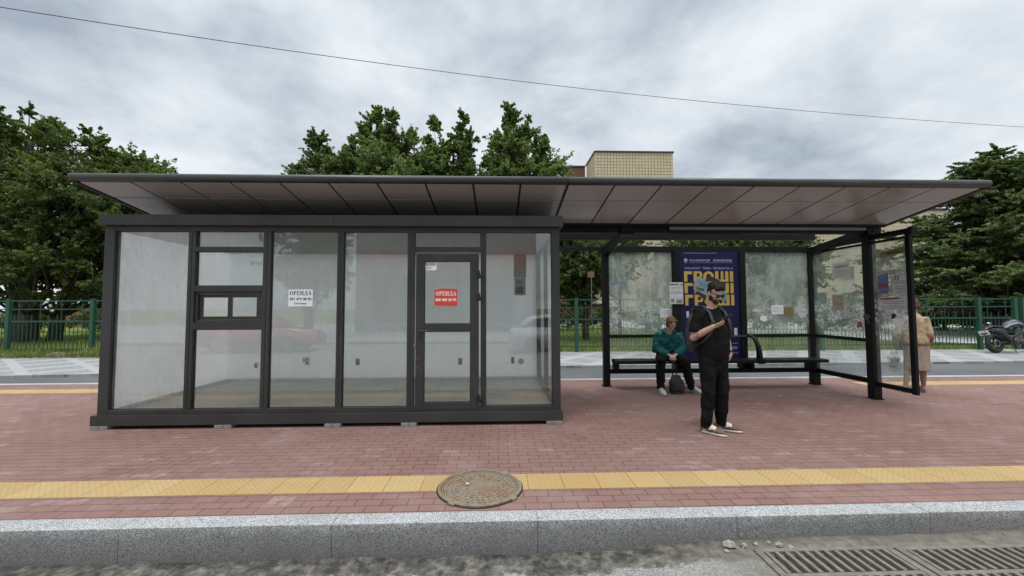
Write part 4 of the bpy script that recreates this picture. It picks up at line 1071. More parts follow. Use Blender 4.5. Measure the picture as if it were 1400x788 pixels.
# ------------------------------------------------------------------ trees
def leaf_mesh(name, C, size, rg, tone, outward, flat=0.5):
    n = len(C)
    nrm = outward * 0.55 + rg.normal(0, 0.55, (n, 3)); nrm[:, 2] += flat
    nrm /= np.linalg.norm(nrm, axis=1)[:, None] + 1e-9
    ax = rg.normal(0, 1, (n, 3)); ax[:, 2] -= 0.3
    u = ax - (ax * nrm).sum(1)[:, None] * nrm; u /= np.linalg.norm(u, axis=1)[:, None] + 1e-9
    w = np.cross(nrm, u)
    s = 0.76 * size * rg.uniform(0.6, 1.35, n)[:, None]
    v = np.zeros((n, 4, 3))
    v[:, 0] = C - u * s * 0.55; v[:, 1] = C + w * s * 0.36 + nrm * s * 0.10; v[:, 2] = C + u * s * 0.60 - nrm * s * .08; v[:, 3] = C - w * s * 0.36 + nrm * s * 0.10
    return mesh_np(name, v.reshape(-1, 3), 4, np.repeat(np.clip(tone, 0, 1), 4))

def tree(name, label, loc, trunks, lobes, m, leaf=0.17, per=150, seed=1, flat=0.5, group=None, cat='tree', droop=0.0, shell=0.55):
    """trunks: (x,y,height,radius,leanx,leany); lobes: (cx,cy,cz, rx,ry,rz, clumps, clump_r, clump_flatten)"""
    rg = np.random.default_rng(seed); rd = random.Random(seed)
    t = thing(name, label, cat, loc, 0, group); base = Vector(loc)
    bm = nbm(); tops = []
    for (x, y, h, r, lx, ly) in trunks:
        p = [base + Vector((x + lx * (q ** 1.3) + .12 * r * math.sin(5 * q + seed), y + ly * q, h * q)) for q in (0, .12, .3, .5, .7, .85, 1)]
        p[0].z -= .1
        tube(bm, p, [r * 1.35, r * 1.05, r * .9, r * .75, r * .55, r * .36, r * .12], 10)
        tops.append(p)
    Cs, Os, Ts = [], [], []
    for (cx, cy, cz, rx, ry, rz, nc, cr, fl) in lobes:
        for i in range(nc):
            d = rg.normal(0, 1, 3); d /= np.linalg.norm(d)
            k = rg.uniform(shell, 1.0) if rg.random() < .75 else rg.uniform(.2, shell)
            c = np.array([cx, cy, cz]) + d * k * np.array([rx, ry, rz])
            c[2] -= droop * (abs(d[0]) + abs(d[1])) * k
            if c[2] < 0.35: c[2] = 0.35 + rg.random() * .4
            r = cr * rg.uniform(.65, 1.3)
            n = max(12, int(1.75 * per * (r / cr) ** 2))
            # leaves sit along twigs that fan out of the clump
            nt_ = 9
            tw = rg.normal(0, .75, (nt_, 3)) + d * .55; tw[:, 2] = tw[:, 2] * fl + .25 * (1 if fl > .5 else .15)
            tl_ = rg.uniform(.7, 1.55, nt_)
            tw = tw / (np.linalg.norm(tw, axis=1)[:, None]) * tl_[:, None] * r
            pick = rg.integers(0, nt_, n); q = rg.uniform(0.05, 1, n)[:, None] ** .75
            e = rg.normal(0, 1, (n, 3)); e /= np.linalg.norm(e, axis=1)[:, None]
            jit = e * (rg.uniform(.04, .30, n)[:, None]) * r * (1.15 - .75 * q); jit[:, 2] *= max(fl, .5)
            off = tw[pick] * q + jit
            lean = np.array([d[0], d[1], 0]) * r * .5
            Cs.append(np.array(loc) + c + off + lean * q); Os.append(e * .6 + d * .6)
            Ts.append(rg.normal(rg.uniform(.3, .7), .18, n))
            if rd.random() < .55:        # a limb reaching into this clump
                p = tops[rd.randrange(len(tops))]; cc = Vector(loc) + Vector(c)
                j = min(5, max(1, int(6 * max(0.1, (c[2] * .65)) / max(.5, (p[-1] - base).z))))
                s0 = p[j]; mid = s0.lerp(cc, .5) + Vector((rd.uniform(-.2, .2), rd.uniform(-.2, .2), -.12 * (cc - s0).length * rd.random()))
                rr0 = max(.018, trunks[0][3] * .30 * rd.uniform(.5, 1))
                tube(bm, [s0, s0.lerp(mid, .55), mid, mid.lerp(cc, .6), cc], [rr0, rr0 * .8, rr0 * .6, rr0 * .4, rr0 * .15], 6)
    obj('trunk', bm, M['bark'], t, True)
    C = np.concatenate(Cs); O = np.concatenate(Os); T = np.concatenate(Ts)
    me = leaf_mesh('crown', C, leaf, rg, T, O, flat)
    obj('crown', me, m, t)
    return t

TG = 'trees behind the fence'
# big tree at the left edge, several stems
tree('broadleaf_tree', 'large spreading tree with a dark leaning trunk filling the left edge of the photo', (-21.6, 19.5, 0),
     [(0, 0, 9.5, .30, -.6, 0), (.5, .6, 8.5, .22, 2.2, .5), (-.5, .2, 9, .24, -2.6, .4)],
     [(-1.0, 0, 6.9, 4.0, 3.0, 3.1, 120, .80, .75), (-3.6, .5, 6.5, 2.6, 2.6, 2.9, 55, .8, .75), (2.2, .5, 6.9, 2.8, 2.6, 2.9, 75, .75, .75), (0, 0, 3.7, 5.0, 2.8, 1.9, 90, .75, .65), (4.4, .6, 6.3, 1.8, 2, 2.5, 48, .7, .7),
      (.9, 0, 9.9, .4, .4, .9, 9, .32, 1.1), (-.4, 0, 10.1, .4, .4, .8, 8, .32, 1.1), (-1.6, 0, 10.0, .5, .4, .8, 9, .34, 1.1), (2.5, 0, 9.0, .4, .4, .9, 9, .32, 1.1), (3.6, 0, 8.7, .4, .4, .8, 8, .32, 1.1), (-3.4, 0, 9.5, .7, .6, .9, 10, .36, 1.0)],
     M['leaf_a'], .165, 215, 21, group=TG)
tree('broadleaf_tree', 'smaller tree whose top shows just above the left end of the roof', (-20.2, 23.5, 0),
     [(0, 0, 7.5, .18, .2, 0)], [(-.3, 0, 6.7, 2.8, 2.4, 3.2, 95, .75, .75), (-.4, 0, 3.0, 2.9, 2.2, 1.6, 45, .7, .7), (-2.0, 0, 9.8, .6, .5, .8, 12, .42, 1), (-.6, 0, 9.6, .5, .5, .8, 10, .42, 1), (.9, 0, 8.6, .6, .5, .7, 10, .42, 1)], M['leaf_a'], .19, 165, 5, group=TG)
# the row above the kiosk roof
tree('broadleaf_tree', 'dark tree with a pointed top, leftmost of those above the middle of the roof', (-10.7, 24, 0),
     [(0, 0, 9.5, .2, 0, 0)], [(.5, 0, 8.2, 2.1, 2, 2.6, 80, .7, .8), (-.9, 0, 8.8, .7, .9, 1.0, 14, .5, .9), (.2, 0, 11.0, .38, .4, .9, 10, .36, 1.2), (.8, 0, 10.0, .5, .5, .8, 8, .4, 1.1), (0, 0, 4.5, 2.4, 2, 2.2, 40, .8, .8)], M['leaf_c'], .2, 165, 7, group=TG)
def spires(sp, seed, z0):
    rd = random.Random(seed); L = []
    for x, top, w in sp:
        y = rd.uniform(-.8, .8)
        L.append((x, y, (z0 + top) / 2 - .4, w * .85, w * .85, (top - z0) / 2 * .95, int(20 * w * (top - z0) / 2), .48, 1.0))
        L.append((x + rd.uniform(-.1, .1), y, top - .7, .20, .2, .65, 7, .27, 1.3))
        L.append((x + w * rd.uniform(-.9, -.5), y, top - 1.7, .25, .25, .5, 5, .26, 1.2)); L.append((x + w * rd.uniform(.5, .9), y, top - 1.9, .25, .25, .5, 5, .26, 1.2))
    return L
tree('broadleaf_tree', 'tall light green tree whose highest shoots rise above the kiosk roof', (-6.0, 24, 0),
     [(0, 0, 12, .26, -.4, 0), (.5, .3, 11, .2, 1.4, 0)], spires([(-2.4, 11.3, .8), (-1.25, 13.7, 1.0), (-.2, 13.1, .95), (.75, 12.3, .8)], 3, 5.5) + [(-.2, 0, 8.6, 3.0, 2.2, 3.0, 110, .75, .85), (0, 0, 4, 2.8, 2.2, 2, 45, .8, .8), (-2.8, 0, 9.6, .7, .7, 1.2, 14, .5, 1)], M['leaf_b'], .2, 150, 9, group=TG)
tree('broadleaf_tree', 'slender twin-topped tree between the two tall light green trees', (-2.9, 24.6, 0),
     [(0, 0, 12, .2, .2, 0)], spires([(-.85, 13.0, .72), (.85, 13.4, .55)], 4, 6) + [(0, 0, 8.3, 2.1, 1.6, 3.2, 80, .7, .9)], M['leaf_b'], .2, 150, 13, group=TG)
tree('broadleaf_tree', 'broad light green tree beside the beige building, right end of the row above the roof', (1.1, 24, 0),
     [(0, 0, 12, .26, -.2, 0), (.3, .2, 10.5, .18, 1.7, 0)], spires([(-1.3, 12.1, .9), (-.45, 13.4, .85), (.7, 13.0, .9), (1.5, 12.0, .75), (2.2, 10.2, .5)], 6, 5.5) + [(.1, 0, 8.4, 2.5, 2.2, 3.2, 100, .75, .85), (.2, 0, 3.8, 2.8, 2.2, 1.9, 45, .8, .8)], M['leaf_b'], .2, 150, 17, group=TG)
# lower trees seen under the roof
tree('broadleaf_tree', 'dense low tree seen through the gap between kiosk and shelter', (3.9, 18.5, 0),
     [(.05, 0, 5.2, .13, .2, 0)], [(-.1, 0, 4.2, 2.4, 1.8, 2.6, 150, .6, .8), (.2, 0, 5.0, 1.5, 1.3, 1.2, 35, .55, .85), (-.1, -.3, 2.8, 1.7, 1.2, 1.0, 45, .5, .8)], M['leaf_d'], .16, 170, 19, group=TG)
tree('broadleaf_tree', 'leafy tree behind the fogged right rear glass of the shelter', (12.4, 20.5, 0),
     [(0, 0, 6.0, .17, .2, 0), (-.9, .3, 5.5, .15, -.8, 0)], [(-.2, 0, 4.5, 3.2, 2.2, 1.7, 85, .65, .7), (1.8, 0, 4.0, 1.9, 1.8, 2.2, 45, .65, .8), (3.2, .2, 3.2, 1.3, 1.2, 1.4, 22, .6, .8)], M['leaf_d'], .17, 165, 23, group=TG)
tree('broadleaf_tree', 'thin young tree behind the left rear glass of the shelter', (6.6, 22, 0),
     [(0, 0, 5.0, .09, .1, 0)], [(0, 0, 4.2, 1.5, 1.3, 1.6, 28, .6, .8)], M['leaf_d'], .17, 120, 27, group=TG)
# layered tree at the right edge
lay = []
rdl = random.Random(31)
for k in range(15):
    z = 2.0 + 7.0 * k / 15; rad = 5.6 * (1 - (k / 15.5) ** 1.6) + .5
    lay.append((rdl.uniform(-.3, .3) + .2, 0, z, rad, rad * .8, .28, int(9 + 5.5 * rad), .62, .34))
lay += [(-.7, 0, 8.7, 1.3, 1, .35, 10, .5, .4), (.2, 0, 9.3, .5, .5, .3, 7, .4, .5), (2.2, 0, 8.4, 1.2, 1, .4, 12, .5, .4)]
tree('broadleaf_tree', 'wide tree with flat layered branches at the right edge of the photo', (25.0, 19.5, 0),
     [(0, 0, 9.0, .28, -.2, 0)], lay, M['leaf_c'], .155, 250, 29, flat=.9, group=TG, droop=.25, shell=.5)
tree('broadleaf_tree', 'second layered tree rising behind the right-edge tree, cut by the frame', (30.5, 22, 0),
     [(0, 0, 10.0, .28, .2, 0)], [(a, b, c * 1.08, d, e, f, g_, h, i) for (a, b, c, d, e, f, g_, h, i) in lay], M['leaf_c'], .17, 190, 33, flat=.9, group=TG, droop=.25, shell=.5)
# shrubs along the back of the lawn
sh = [(-30, 27, 1.6), (-26.5, 28, 1.3), (14.2, 25.5, 1.5), (17.2, 26, 1.4), (19.8, 24.2, 1.5), (22.4, 25, 1.7), (25.2, 24.3, 1.5), (28.3, 25, 1.8), (31.5, 26, 1.7), (35, 27, 1.9), (1.6, 26, 1.3), (4.6, 27, 1.4), (7.4, 28, 1.2), (9.8, 26.5, 1.5)]
shl = ['left of the big tree trunk at the far left', 'just left of the big tree at the left edge', 'behind the right rear glass, at its right end', 'behind the shelter side glass', 'behind the end glass of the shelter', 'beside the walking person, under the layered tree',
       'between the walking person and the fence gate post', 'under the layered tree above the fence gate post', 'behind the motorcycle under the tree', 'behind the motorcycle at the very right edge', 'seen through the gap just right of the kiosk', 'beside the left shelter post', 'behind the left rear glass of the shelter', 'behind the blue advert']
for i, (x, y, h) in enumerate(sh):
    tree('shrub', 'dark green shrub ' + shl[i], (x, y, 0), [(0, 0, h * .8, .05, .1, 0), (.2, .1, h * .7, .04, .3, 0)], [(0, 0, h * .55, 1.6, 1.1, h * .5, 24, .5, .8)], M['leaf_c'] if i % 2 else M['leaf_d'], .15, 130, 60 + i, group='shrubs at the back of the lawn', cat='shrub')
# young plant by the fence right of the walking person
tree('shrub', 'sparse young shrub with bare fan of stems by the fence right of the walking person', (17.0, 16.0, 0), [(0, 0, 1.7, .025, .9, 0), (0, 0, 1.6, .025, .4, .1), (0, 0, 1.6, .02, -.5, 0), (0, 0, 1.4, .02, 1.2, .2), (0, 0, 1.5, .02, -.1, .2)], [(.3, 0, 1.6, 1.2, .6, .4, 9, .3, .8)], M['leaf_d'], .12, 30, 81, group='shrubs at the back of the lawn', cat='shrub')

# ------------------------------------------------------------------ buildings
BT = thing('apartment_building', 'beige tiled building with a boxy rooftop block rising behind the shelter roof', 'building', (30, 45, 0))
obj('wall', bx(11.0, 52.0, 45.0, 58.0, -.1, 12.6), M['tile_b'], BT)
obj('rooftop_block', bx(10.95, 19.9, 45.0, 49.4, 12.6, 19.05), M['tile'], BT)
obj('block_coping', bx(10.85, 20.0, 44.9, 49.5, 19.05, 19.22), M['frame'], BT)
obj('stair_tower', bx(8.6, 10.9, 50.0, 57.0, -.1, 19.1), M['red_brick'], BT)
obj('tower_coping', bx(8.5, 10.95, 49.9, 57.1, 19.1, 19.25), M['frame'], BT)
obj('roof', bx(10.9, 52.1, 49.6, 58.1, 12.6, 12.85), M['frame'], BT); obj('parapet', bx(20.1, 52.1, 44.9, 49.55, 12.6, 12.85), M['frame'], BT)
bm = nbm(); cyl(bm, (21.2, 45.6, 14.6), .02, 3.5, 'z', 6); obj('aerial', bm, M['cable'], BT)
for k in range(9):
    x = 22.5 + 3.3 * k
    for z in (1.6, 4.6):
        w = obj('window', bx(x, x + 1.6, 44.93, 45.05, z, z + 1.6), M['plaster'], BT); obj('window_glass', bx(x + .1, x + 1.5, 44.90, 44.925, z + .1, z + 1.5), M['win'], w)
BL = thing('brick_building', 'grey brick building half hidden behind the left trees and the kiosk', 'building', (-22, 40, 0))
obj('wall', bx(-38, -6, 40, 52, -.1, 8.6), M['grey_brick'], BL); obj('roof', bx(-38.2, -5.8, 39.8, 52.2, 8.6, 8.85), M['frame'], BL)
for k in range(9):
    for z in (1.4, 4.4):
        x = -37 + 3.4 * k
        w = obj('window', bx(x, x + 1.5, 39.93, 40.05, z, z + 1.6), M['plaster'], BL); obj('window_glass', bx(x + .1, x + 1.4, 39.90, 39.925, z + .1, z + 1.5), M['win'], w)
GA = thing('garage', 'low orange plastered garage at the back of the left lawn', 'garage', (-31, 34, 0))
obj('wall', bx(-35.5, -27.5, 34, 38, -.1, 1.75), M['orange_wall'], GA); obj('roof', bx(-35.7, -27.3, 33.8, 38.2, 1.75, 1.9), M['frame'], GA)
obj('garage_door', bx(-33.4, -31.2, 33.93, 34.02, 0, 1.5), M['bike_blk'], GA)
W = tag(obj('boundary_wall', bx(-60, -35.8, 33, 33.2, -.1, 1.25), M['grey_plaster']), 'low grey plastered wall at the back of the lawn, far left', 'wall')
W = tag(obj('boundary_wall', bx(31, 60, 33, 33.25, -.1, 1.15), M['red_brick']), 'low red brick wall beyond the lawn, far right', 'wall')
SH = thing('shed', 'low red brick shed with pale base seen past the kiosk', 'shed', (5, 33, 0))
obj('wall', bx(1.5, 9.0, 33, 37, .8, 1.7), M['red_brick'], SH); obj('base', bx(1.45, 9.05, 32.95, 37, -.1, .8), M['plaster'], SH); obj('roof', bx(1.3, 9.2, 32.8, 37.2, 1.7, 1.82), M['frame'], SH)
t = thing('small_sign', 'small brown sign on a thin pole in front of the low tree', 'sign', (3.55, 15.4, 0))
bm = nbm(); cyl(bm, (3.55, 15.4, 1.45), .013, 2.9, 'z', 8); obj('pole', bm, M['metal'], t); obj('board', bx(3.40, 3.66, 15.37, 15.385, 2.64, 2.86, .002), M['brownl'], t)

# across the street: seen only as reflections in the kiosk glass and the ceiling
OP = thing('shop_building', 'long shop building with a red band across the street', 'building', (-7, -19, -.1))
obj('wall', bx(-9.6, 2.6, -28, -17, -.12, 8.4), M['grey_plaster'], OP); obj('red_band', bx(-9.3, 2.2, -16.99, -16.7, 4.2, 5.3), M['red_band'], OP)
for k in range(4, 7):
    w = obj('shop_window', bx(-22 + 3.4 * k, -19.4 + 3.4 * k, -16.99, -16.93, .5, 3.6), M['win'], OP); obj('sill', bx(-22.1 + 3.4 * k, -19.3 + 3.4 * k, -16.99, -16.85, .4, .48), M['plaster'], OP)
tree('broadleaf_tree', 'round street tree standing across the road', (-10.6, -12.5, -.1), [(0, 0, 7, .22, 0, 0)], [(0, 0, 4.9, 1.9, 1.9, 2.7, 70, .7, .8)], M['leaf_c'], .28, 90, 91)
tree('broadleaf_tree', 'taller street tree across the road to the right', (9.5, -16, -.1), [(0, 0, 8, .22, 0, 0)], [(0, 0, 5.2, 3.2, 2.8, 3.0, 70, .8, .8)], M['leaf_c'], .28, 90, 93)
def car(label, x, y, m, zb=-0.235, length=4.4):
    t = thing('parked_car', label, 'car', (x, y, zb), 0, 'cars at the far side of the street')
    L = length / 2; P = lambda a, z: (x + a * L, zb + z)
    bm = nbm(); prism(bm, [P(-1, .35), P(-1, .75), P(-.93, .95), P(-.6, 1.0), P(.45, .95), P(.92, .80), P(1, .6), P(1, .3), P(.8, .2), P(-.85, .2)], y - .86, y + .86, 'y')
    bmesh.ops.bevel(bm, geom=bm.edges[:], offset=.06, segments=3, affect='EDGES'); obj('body', bm, m, t, True)
    bm = nbm(); prism(bm, [P(-.88, .96), P(-.62, 1.38), P(-.3, 1.46), P(.1, 1.42), P(.5, .96)], y - .72, y + .72, 'y'); bmesh.ops.bevel(bm, geom=bm.edges[:], offset=.05, segments=2, affect='EDGES'); obj('cabin', bm, m, t, True)
    bm = nbm(); prism(bm, [P(-.75, 1.0), P(-.58, 1.30), P(-.3, 1.36), P(.08, 1.34), P(.38, 1.0)], y - .735, y + .735, 'y'); obj('side_window', bm, M['win'], t)
    for a in (-.6, .6):
        for s in (-1, 1):
            bm = nbm(); cyl(bm, (x + a * L, y + s * .78, zb + .32), .32, .2, 'y', 24); w = obj('wheel', bm, M['tyre'], t)
            bm = nbm(); cyl(bm, (x + a * L, y + s * .885, zb + .32), .2, .02, 'y', 16); obj('rim', bm, M['metal'], w)
    for s in (-.6, .6):
        bm = nbm(); ball(bm, (x + .97 * L, y + s, zb + .66), (.06, .16, .07)); obj('headlight', bm, M['mirror'], t)
car('white car parked at the far side of the street', 2.6, -5.4, M['car_white'])
car('red car parked at the far side of the street', -9.6, -6.4, M['car_red'])
# ------------------------------------------------------------------ people
V = Vector
def rotm(ax, deg): return Matrix.Rotation(R(deg), 3, ax)

def head_shapes(c, tilt, turn, s=1.0, female=False):
    """returns function P(local)->point and a bmesh with skull, face, nose, ears (faces -Y)"""
    rot = rotm('Z', turn) @ rotm('X', tilt)
    P = lambda x, y, z: V(c) + rot @ (V((x, y, z)) * s)
    bm = nbm()
    def E(p, r): ball(bm, P(*p), tuple(q * s for q in r), rot, 24, 16)
    E((0, .014, .035), (.074, .094, .086))          # cranium
    E((0, -.018, -.010), (.066, .074, .085))        # face
    E((0, -.034, -.062), (.048, .050, .046))        # jaw
    E((0, -.066, -.090), (.024, .022, .020))        # chin
    E((0, -.072, .026), (.052, .022, .016))         # brow
    for sgn in (-1, 1):
        E((sgn * .038, -.058, -.018), (.022, .026, .024))   # cheek
        E((sgn * .074, .012, -.008), (.010, .020, .032))    # ear
    tube(bm, [P(0, -.086, .018), P(0, -.098, -.006), P(0, -.106, -.030), P(0, -.092, -.038)], [.008 * s, .0105 * s, .0145 * s, .009 * s], 10, roundcap=True)
    for sgn in (-1, 1): E((sgn * .012, -.092, -.034), (.008, .010, .007))
    E((0, -.082, -.060), (.022, .012, .007)); E((0, -.080, -.071), (.019, .012, .008))
    return P, rot, bm

def hand(bm, wrist, fwd, palm_n, side, curl=.5, s=1.0, spread=.12):
    """palm + five fingers. fwd: direction of the fingers, palm_n: palm normal, side: +1 thumb on +(fwd x palm_n)"""
    f = V(fwd).normalized(); n = V(palm_n); n = (n - f * n.dot(f)).normalized(); w = f.cross(n) * side
    W = V(wrist)
    tube(bm, [W, W + f * .03 * s, W + f * .06 * s, W + f * .085 * s], [(.024 * s, .018 * s), (.034 * s, .017 * s), (.041 * s, .015 * s), (.038 * s, .012 * s)], 12, ref=n, roundcap=True)
    for k, (off, L) in enumerate(((.030, .070), (.010, .078), (-.010, .073), (-.029, .058))):
        b = W + f * .080 * s + w * off * s; d = (f + w * spread * (1.2 - .8 * k)).normalized()
        p = [b]; ang = 0
        for q, ll in enumerate((.42, .33, .25)):
            ang += curl * (.55, .75, .55)[q]
            dd = d * math.cos(ang) + n * math.sin(ang)
            p.append(p[-1] + dd * L * ll * s)
        tube(bm, p, [.0095 * s, .009 * s, .0082 * s, .007 * s], 8, roundcap=True)
    b = W + f * .022 * s + w * .028 * s
    tube(bm, [b, b + (f * .55 + w * .7 + n * .25).normalized() * .036 * s, b + (f * .75 + w * .75 + n * .5).normalized() * .068 * s, b + (f * 1.0 + w * .55 + n * .7).normalized() * .092 * s], [.013 * s, .012 * s, .0098 * s, .008 * s], 8, roundcap=True)

def shoe_parts(heel, yaw, L=.29, W=.096):
    """sole and upper bmeshes: heel point on the ground, toe along yaw (0 = -Y)"""
    M4 = Matrix.Translation(V(heel)) @ Matrix.Rotation(R(yaw), 4, 'Z')
    so = nbm(); out = []
    prof = [(0.0, .32), (.03, .40), (.10, .40), (.17, .43), (.22, .48), (.265, .40), (.29, .20)]
    pts = [(w * W * 1.0, -y * L / .29) for y, w in prof] + [(-w * W * 1.0, -y * L / .29) for y, w in prof[::-1]]
    prism(so, pts, .002, .030, 'z'); bmesh.ops.bevel(so, geom=so.edges[:], offset=.006, segments=2, affect='EDGES'); so.transform(M4)
    up = nbm()
    tube(up, [(0, -.012, .055), (0, -.05, .066), (0, -.11, .066), (0, -.17, .053), (0, -.225, .043), (0, -.272, .034)], [(.038, .046), (.042, .054), (.044, .052), (.046, .040), (.044, .029), (.028, .016)], 14, roundcap=True)
    tube(up, [(0, -.050, .06), (0, -.046, .095), (0, -.042, .122)], [(.040, .056), (.040, .054), (.041, .053)], 14, ref=(0, 1, 0), roundcap=False)
    up.transform(M4)
    return so, up, M4

def finish(t, parts): pass

# ---- standing man with the phone: local frame faces -Y, root on the ground
MAN = thing('person', 'bearded man in black with sunglasses and backpack, looking down at his phone', 'person', (2.59, 4.86, 0), 0)
BASE = V((2.59, 4.86, 0)); MR = Matrix.Translation(BASE) @ Matrix.Rotation(R(16), 4, 'Z') @ Matrix.Diagonal((.94, .96, 1, 1))
def put(name, me, m, parent, smooth=True, X=None):
    if isinstance(me, bmesh.types.BMesh):
        b = me; me = bpy.data.meshes.new(name); b.to_mesh(me); b.free()
    me.transform(X if X is not None else MR)
    return obj(name, me, m, parent, smooth)
HC = (0, -.055, 1.668); TILT, TURN = 29, -4
P, HR, bm = head_shapes(HC, TILT, TURN)
tube(bm, [(0, .015, 1.40), (0, .012, 1.49), (0, -.012, 1.56), P(0, .02, -.05)], [(.10, .085), (.064, .064), (.060, .062), (.058, .062)], 16, ref=(0, 1, 0))
tube(bm, [(0, .0, .92), (0, -.01, 1.05), (0, 0, 1.22), (0, .01, 1.36), (0, .015, 1.44)], [(.155, .11), (.152, .115), (.165, .115), (.17, .105), (.11, .075)], 20, ref=(0, 1, 0), roundcap=True)
SR, EL_, WR = V((-.195, .015, 1.425)), V((-.275, .035, 1.135)), V((-.165, -.185, 1.275))
SL, EL2, WR2 = V((.195, .015, 1.425)), V((.275, .07, 1.15)), V((.225, -.055, .935))
for s, e, w in ((SR, EL_, WR), (SL, EL2, WR2)):
    tube(bm, [s.lerp(V((0, 0.01, 1.40)), .35), s, s.lerp(e, .5), e], [.055, .056, .049, .042], 14, roundcap=True)
    tube(bm, [e, e.lerp(w, .3), e.lerp(w, .7), w], [.043, .044, .034, .027], 14, roundcap=True)
FW = V((.085, -.075, .035)); hand(bm, WR, V((.62, -.62, .36)), V((.25, .45, .86)), -1, .62)
hand(bm, WR2, (-.62, -.05, -.8), (-.8, .1, .5), 1, .3, .95)
for sx, hx, fx_, fy in ((-1, -.098, -.125, .0), (1, .098, .13, .02)):
    tube(bm, [(hx, 0, .93), (hx * 1.12, -.012, .52), (fx_, fy + .01, .10)], [.072, .055, .040], 14, roundcap=True)
    tube(bm, [(fx_, fy + .02, .10), (fx_, fy + .01, .06)], [.036, .028], 10, roundcap=True)
me = fuse(bm, .0065, 2)
at = me.attributes.new('ink', 'FLOAT', 'POINT')
ink = []
for v in me.vertices:
    q = 0.0
    d = (v.co - EL_); ax = (WR - EL_); tpar = d.dot(ax) / ax.length_squared
    if .05 < tpar < .62 and v.co.z < 1.32 and (d - ax * tpar).length < .06:
        nn = noise.noise(v.co * 62) + .5 * noise.noise(v.co * 120)
        if (.08 < tpar < .34 and nn > .12) or (.42 < tpar < .56 and nn > .3): q = .9
    ink.append(q)
at.data.foreach_set('value', ink)
put('body', me, M['skin_ink'], MAN)
# hair, beard, glasses
bm = nbm(); ball(bm, P(0, .030, .062), (.079, .088, .072), HR); ball(bm, P(0, -.020, .095), (.070, .066, .042), HR); ball(bm, P(.03, -.052, .086), (.046, .036, .030), HR); ball(bm, P(-.03, -.05, .082), (.042, .034, .030), HR)
ball(bm, P(0, .07, .01), (.064, .038, .062), HR)
for sg in (-1, 1): ball(bm, P(sg * .066, .022, .022), (.014, .036, .05), HR)
put('hair', fuse(bm, .006, 1, .006, 55, seed=3), M['hair_dk'], MAN)
bm = nbm(); ball(bm, P(0, -.046, -.082), (.051, .048, .036), HR); ball(bm, P(0, -.070, -.098), (.032, .026, .024), HR)
for sg in (-1, 1): ball(bm, P(sg * .053, -.016, -.052), (.016, .038, .044), HR); tube(bm, [P(sg * .005, -.094, -.048), P(sg * .026, -.086, -.054), P(sg * .036, -.072, -.074)], [.007, .008, .008], 8, roundcap=True)
put('beard', fuse(bm, .005, 1, .004, 70, seed=5), M['beard'], MAN)
gl = nbm(); fr = nbm()
for sg in (-1, 1):
    t = nbm(); prism(t, [(-.028, .016), (.028, .018), (.030, -.004), (.018, -.024), (-.014, -.025), (-.028, -.010)] if sg > 0 else [(.028, .016), (-.028, .018), (-.030, -.004), (-.018, -.024), (.014, -.025), (.028, -.010)], -.003, .003)
    t.transform(Matrix.Translation(P(sg * .034, -.100, .010)) @ (HR @ rotm('Z', sg * 10)).to_4x4()); join(gl, t)
    tube(fr, [P(sg * .064, -.094, .020), P(sg * .077, -.05, .016), P(sg * .079, .015, .008)], [.0045, .004, .003], 6)
tube(fr, [P(-.012, -.104, .017), P(.012, -.104, .017)], [.003, .003], 6)
sg_ = put('sunglasses', fr, M['lens'], MAN); put('lens', gl, M['lens'], sg_, False)
# t-shirt
bm = nbm()
tube(bm, [(0, .0, .90), (0, -.02, .96), (0, -.028, 1.06), (0, -.012, 1.22), (0, .008, 1.36), (0, .016, 1.445), (0, .012, 1.49)], [(.182, .138), (.188, .148), (.190, .158), (.196, .145), (.198, .128), (.135, .095), (.078, .074)], 24, ref=(0, 1, 0))
for s, e in ((SR, EL_), (SL, EL2)):
    tube(bm, [s.lerp(V((0, 0.01, 1.39)), .45), s.lerp(V((0, .01, 1.44)), -.02), s.lerp(e, .35), s.lerp(e, .78)], [.070, .076, .077, .074], 16, roundcap=False)
put('t_shirt', fuse(bm, .0085, 3, .017, 11, (1, 1, .6), 1), M['tee'], MAN)
# trousers
bm = nbm()
tube(bm, [(0, .0, .82), (0, .0, .90), (0, -.005, 1.0)], [(.178, .130), (.184, .138), (.176, .132)], 20, ref=(0, 1, 0), roundcap=True)
for hx, fx_, fy in ((-.092, -.125, .0), (.092, .13, .02)):
    tube(bm, [(hx, 0, .90), (hx * 1.05, -.004, .72), (hx * 1.15, -.016, .50), (hx * 1.22, .004, .32), (fx_, fy + .012, .15), (fx_, fy + .014, .070)], [(.098, .116), (.093, .105), (.080, .088), (.074, .084), (.062, .070), (.054, .062)], 18, ref=(0, 1, 0))
put('trousers', fuse(bm, .0085, 3, .014, 13, (1, 1, .8), 2), M['trous'], MAN)
for fx_, fy in ((-.125, .0), (.13, .02)):
    bm = nbm(); tube(bm, [(fx_, fy + .016, .06), (fx_, fy + .014, .13)], [.045, .043], 14); put('sock', bm, M['wine_ink'], MAN)
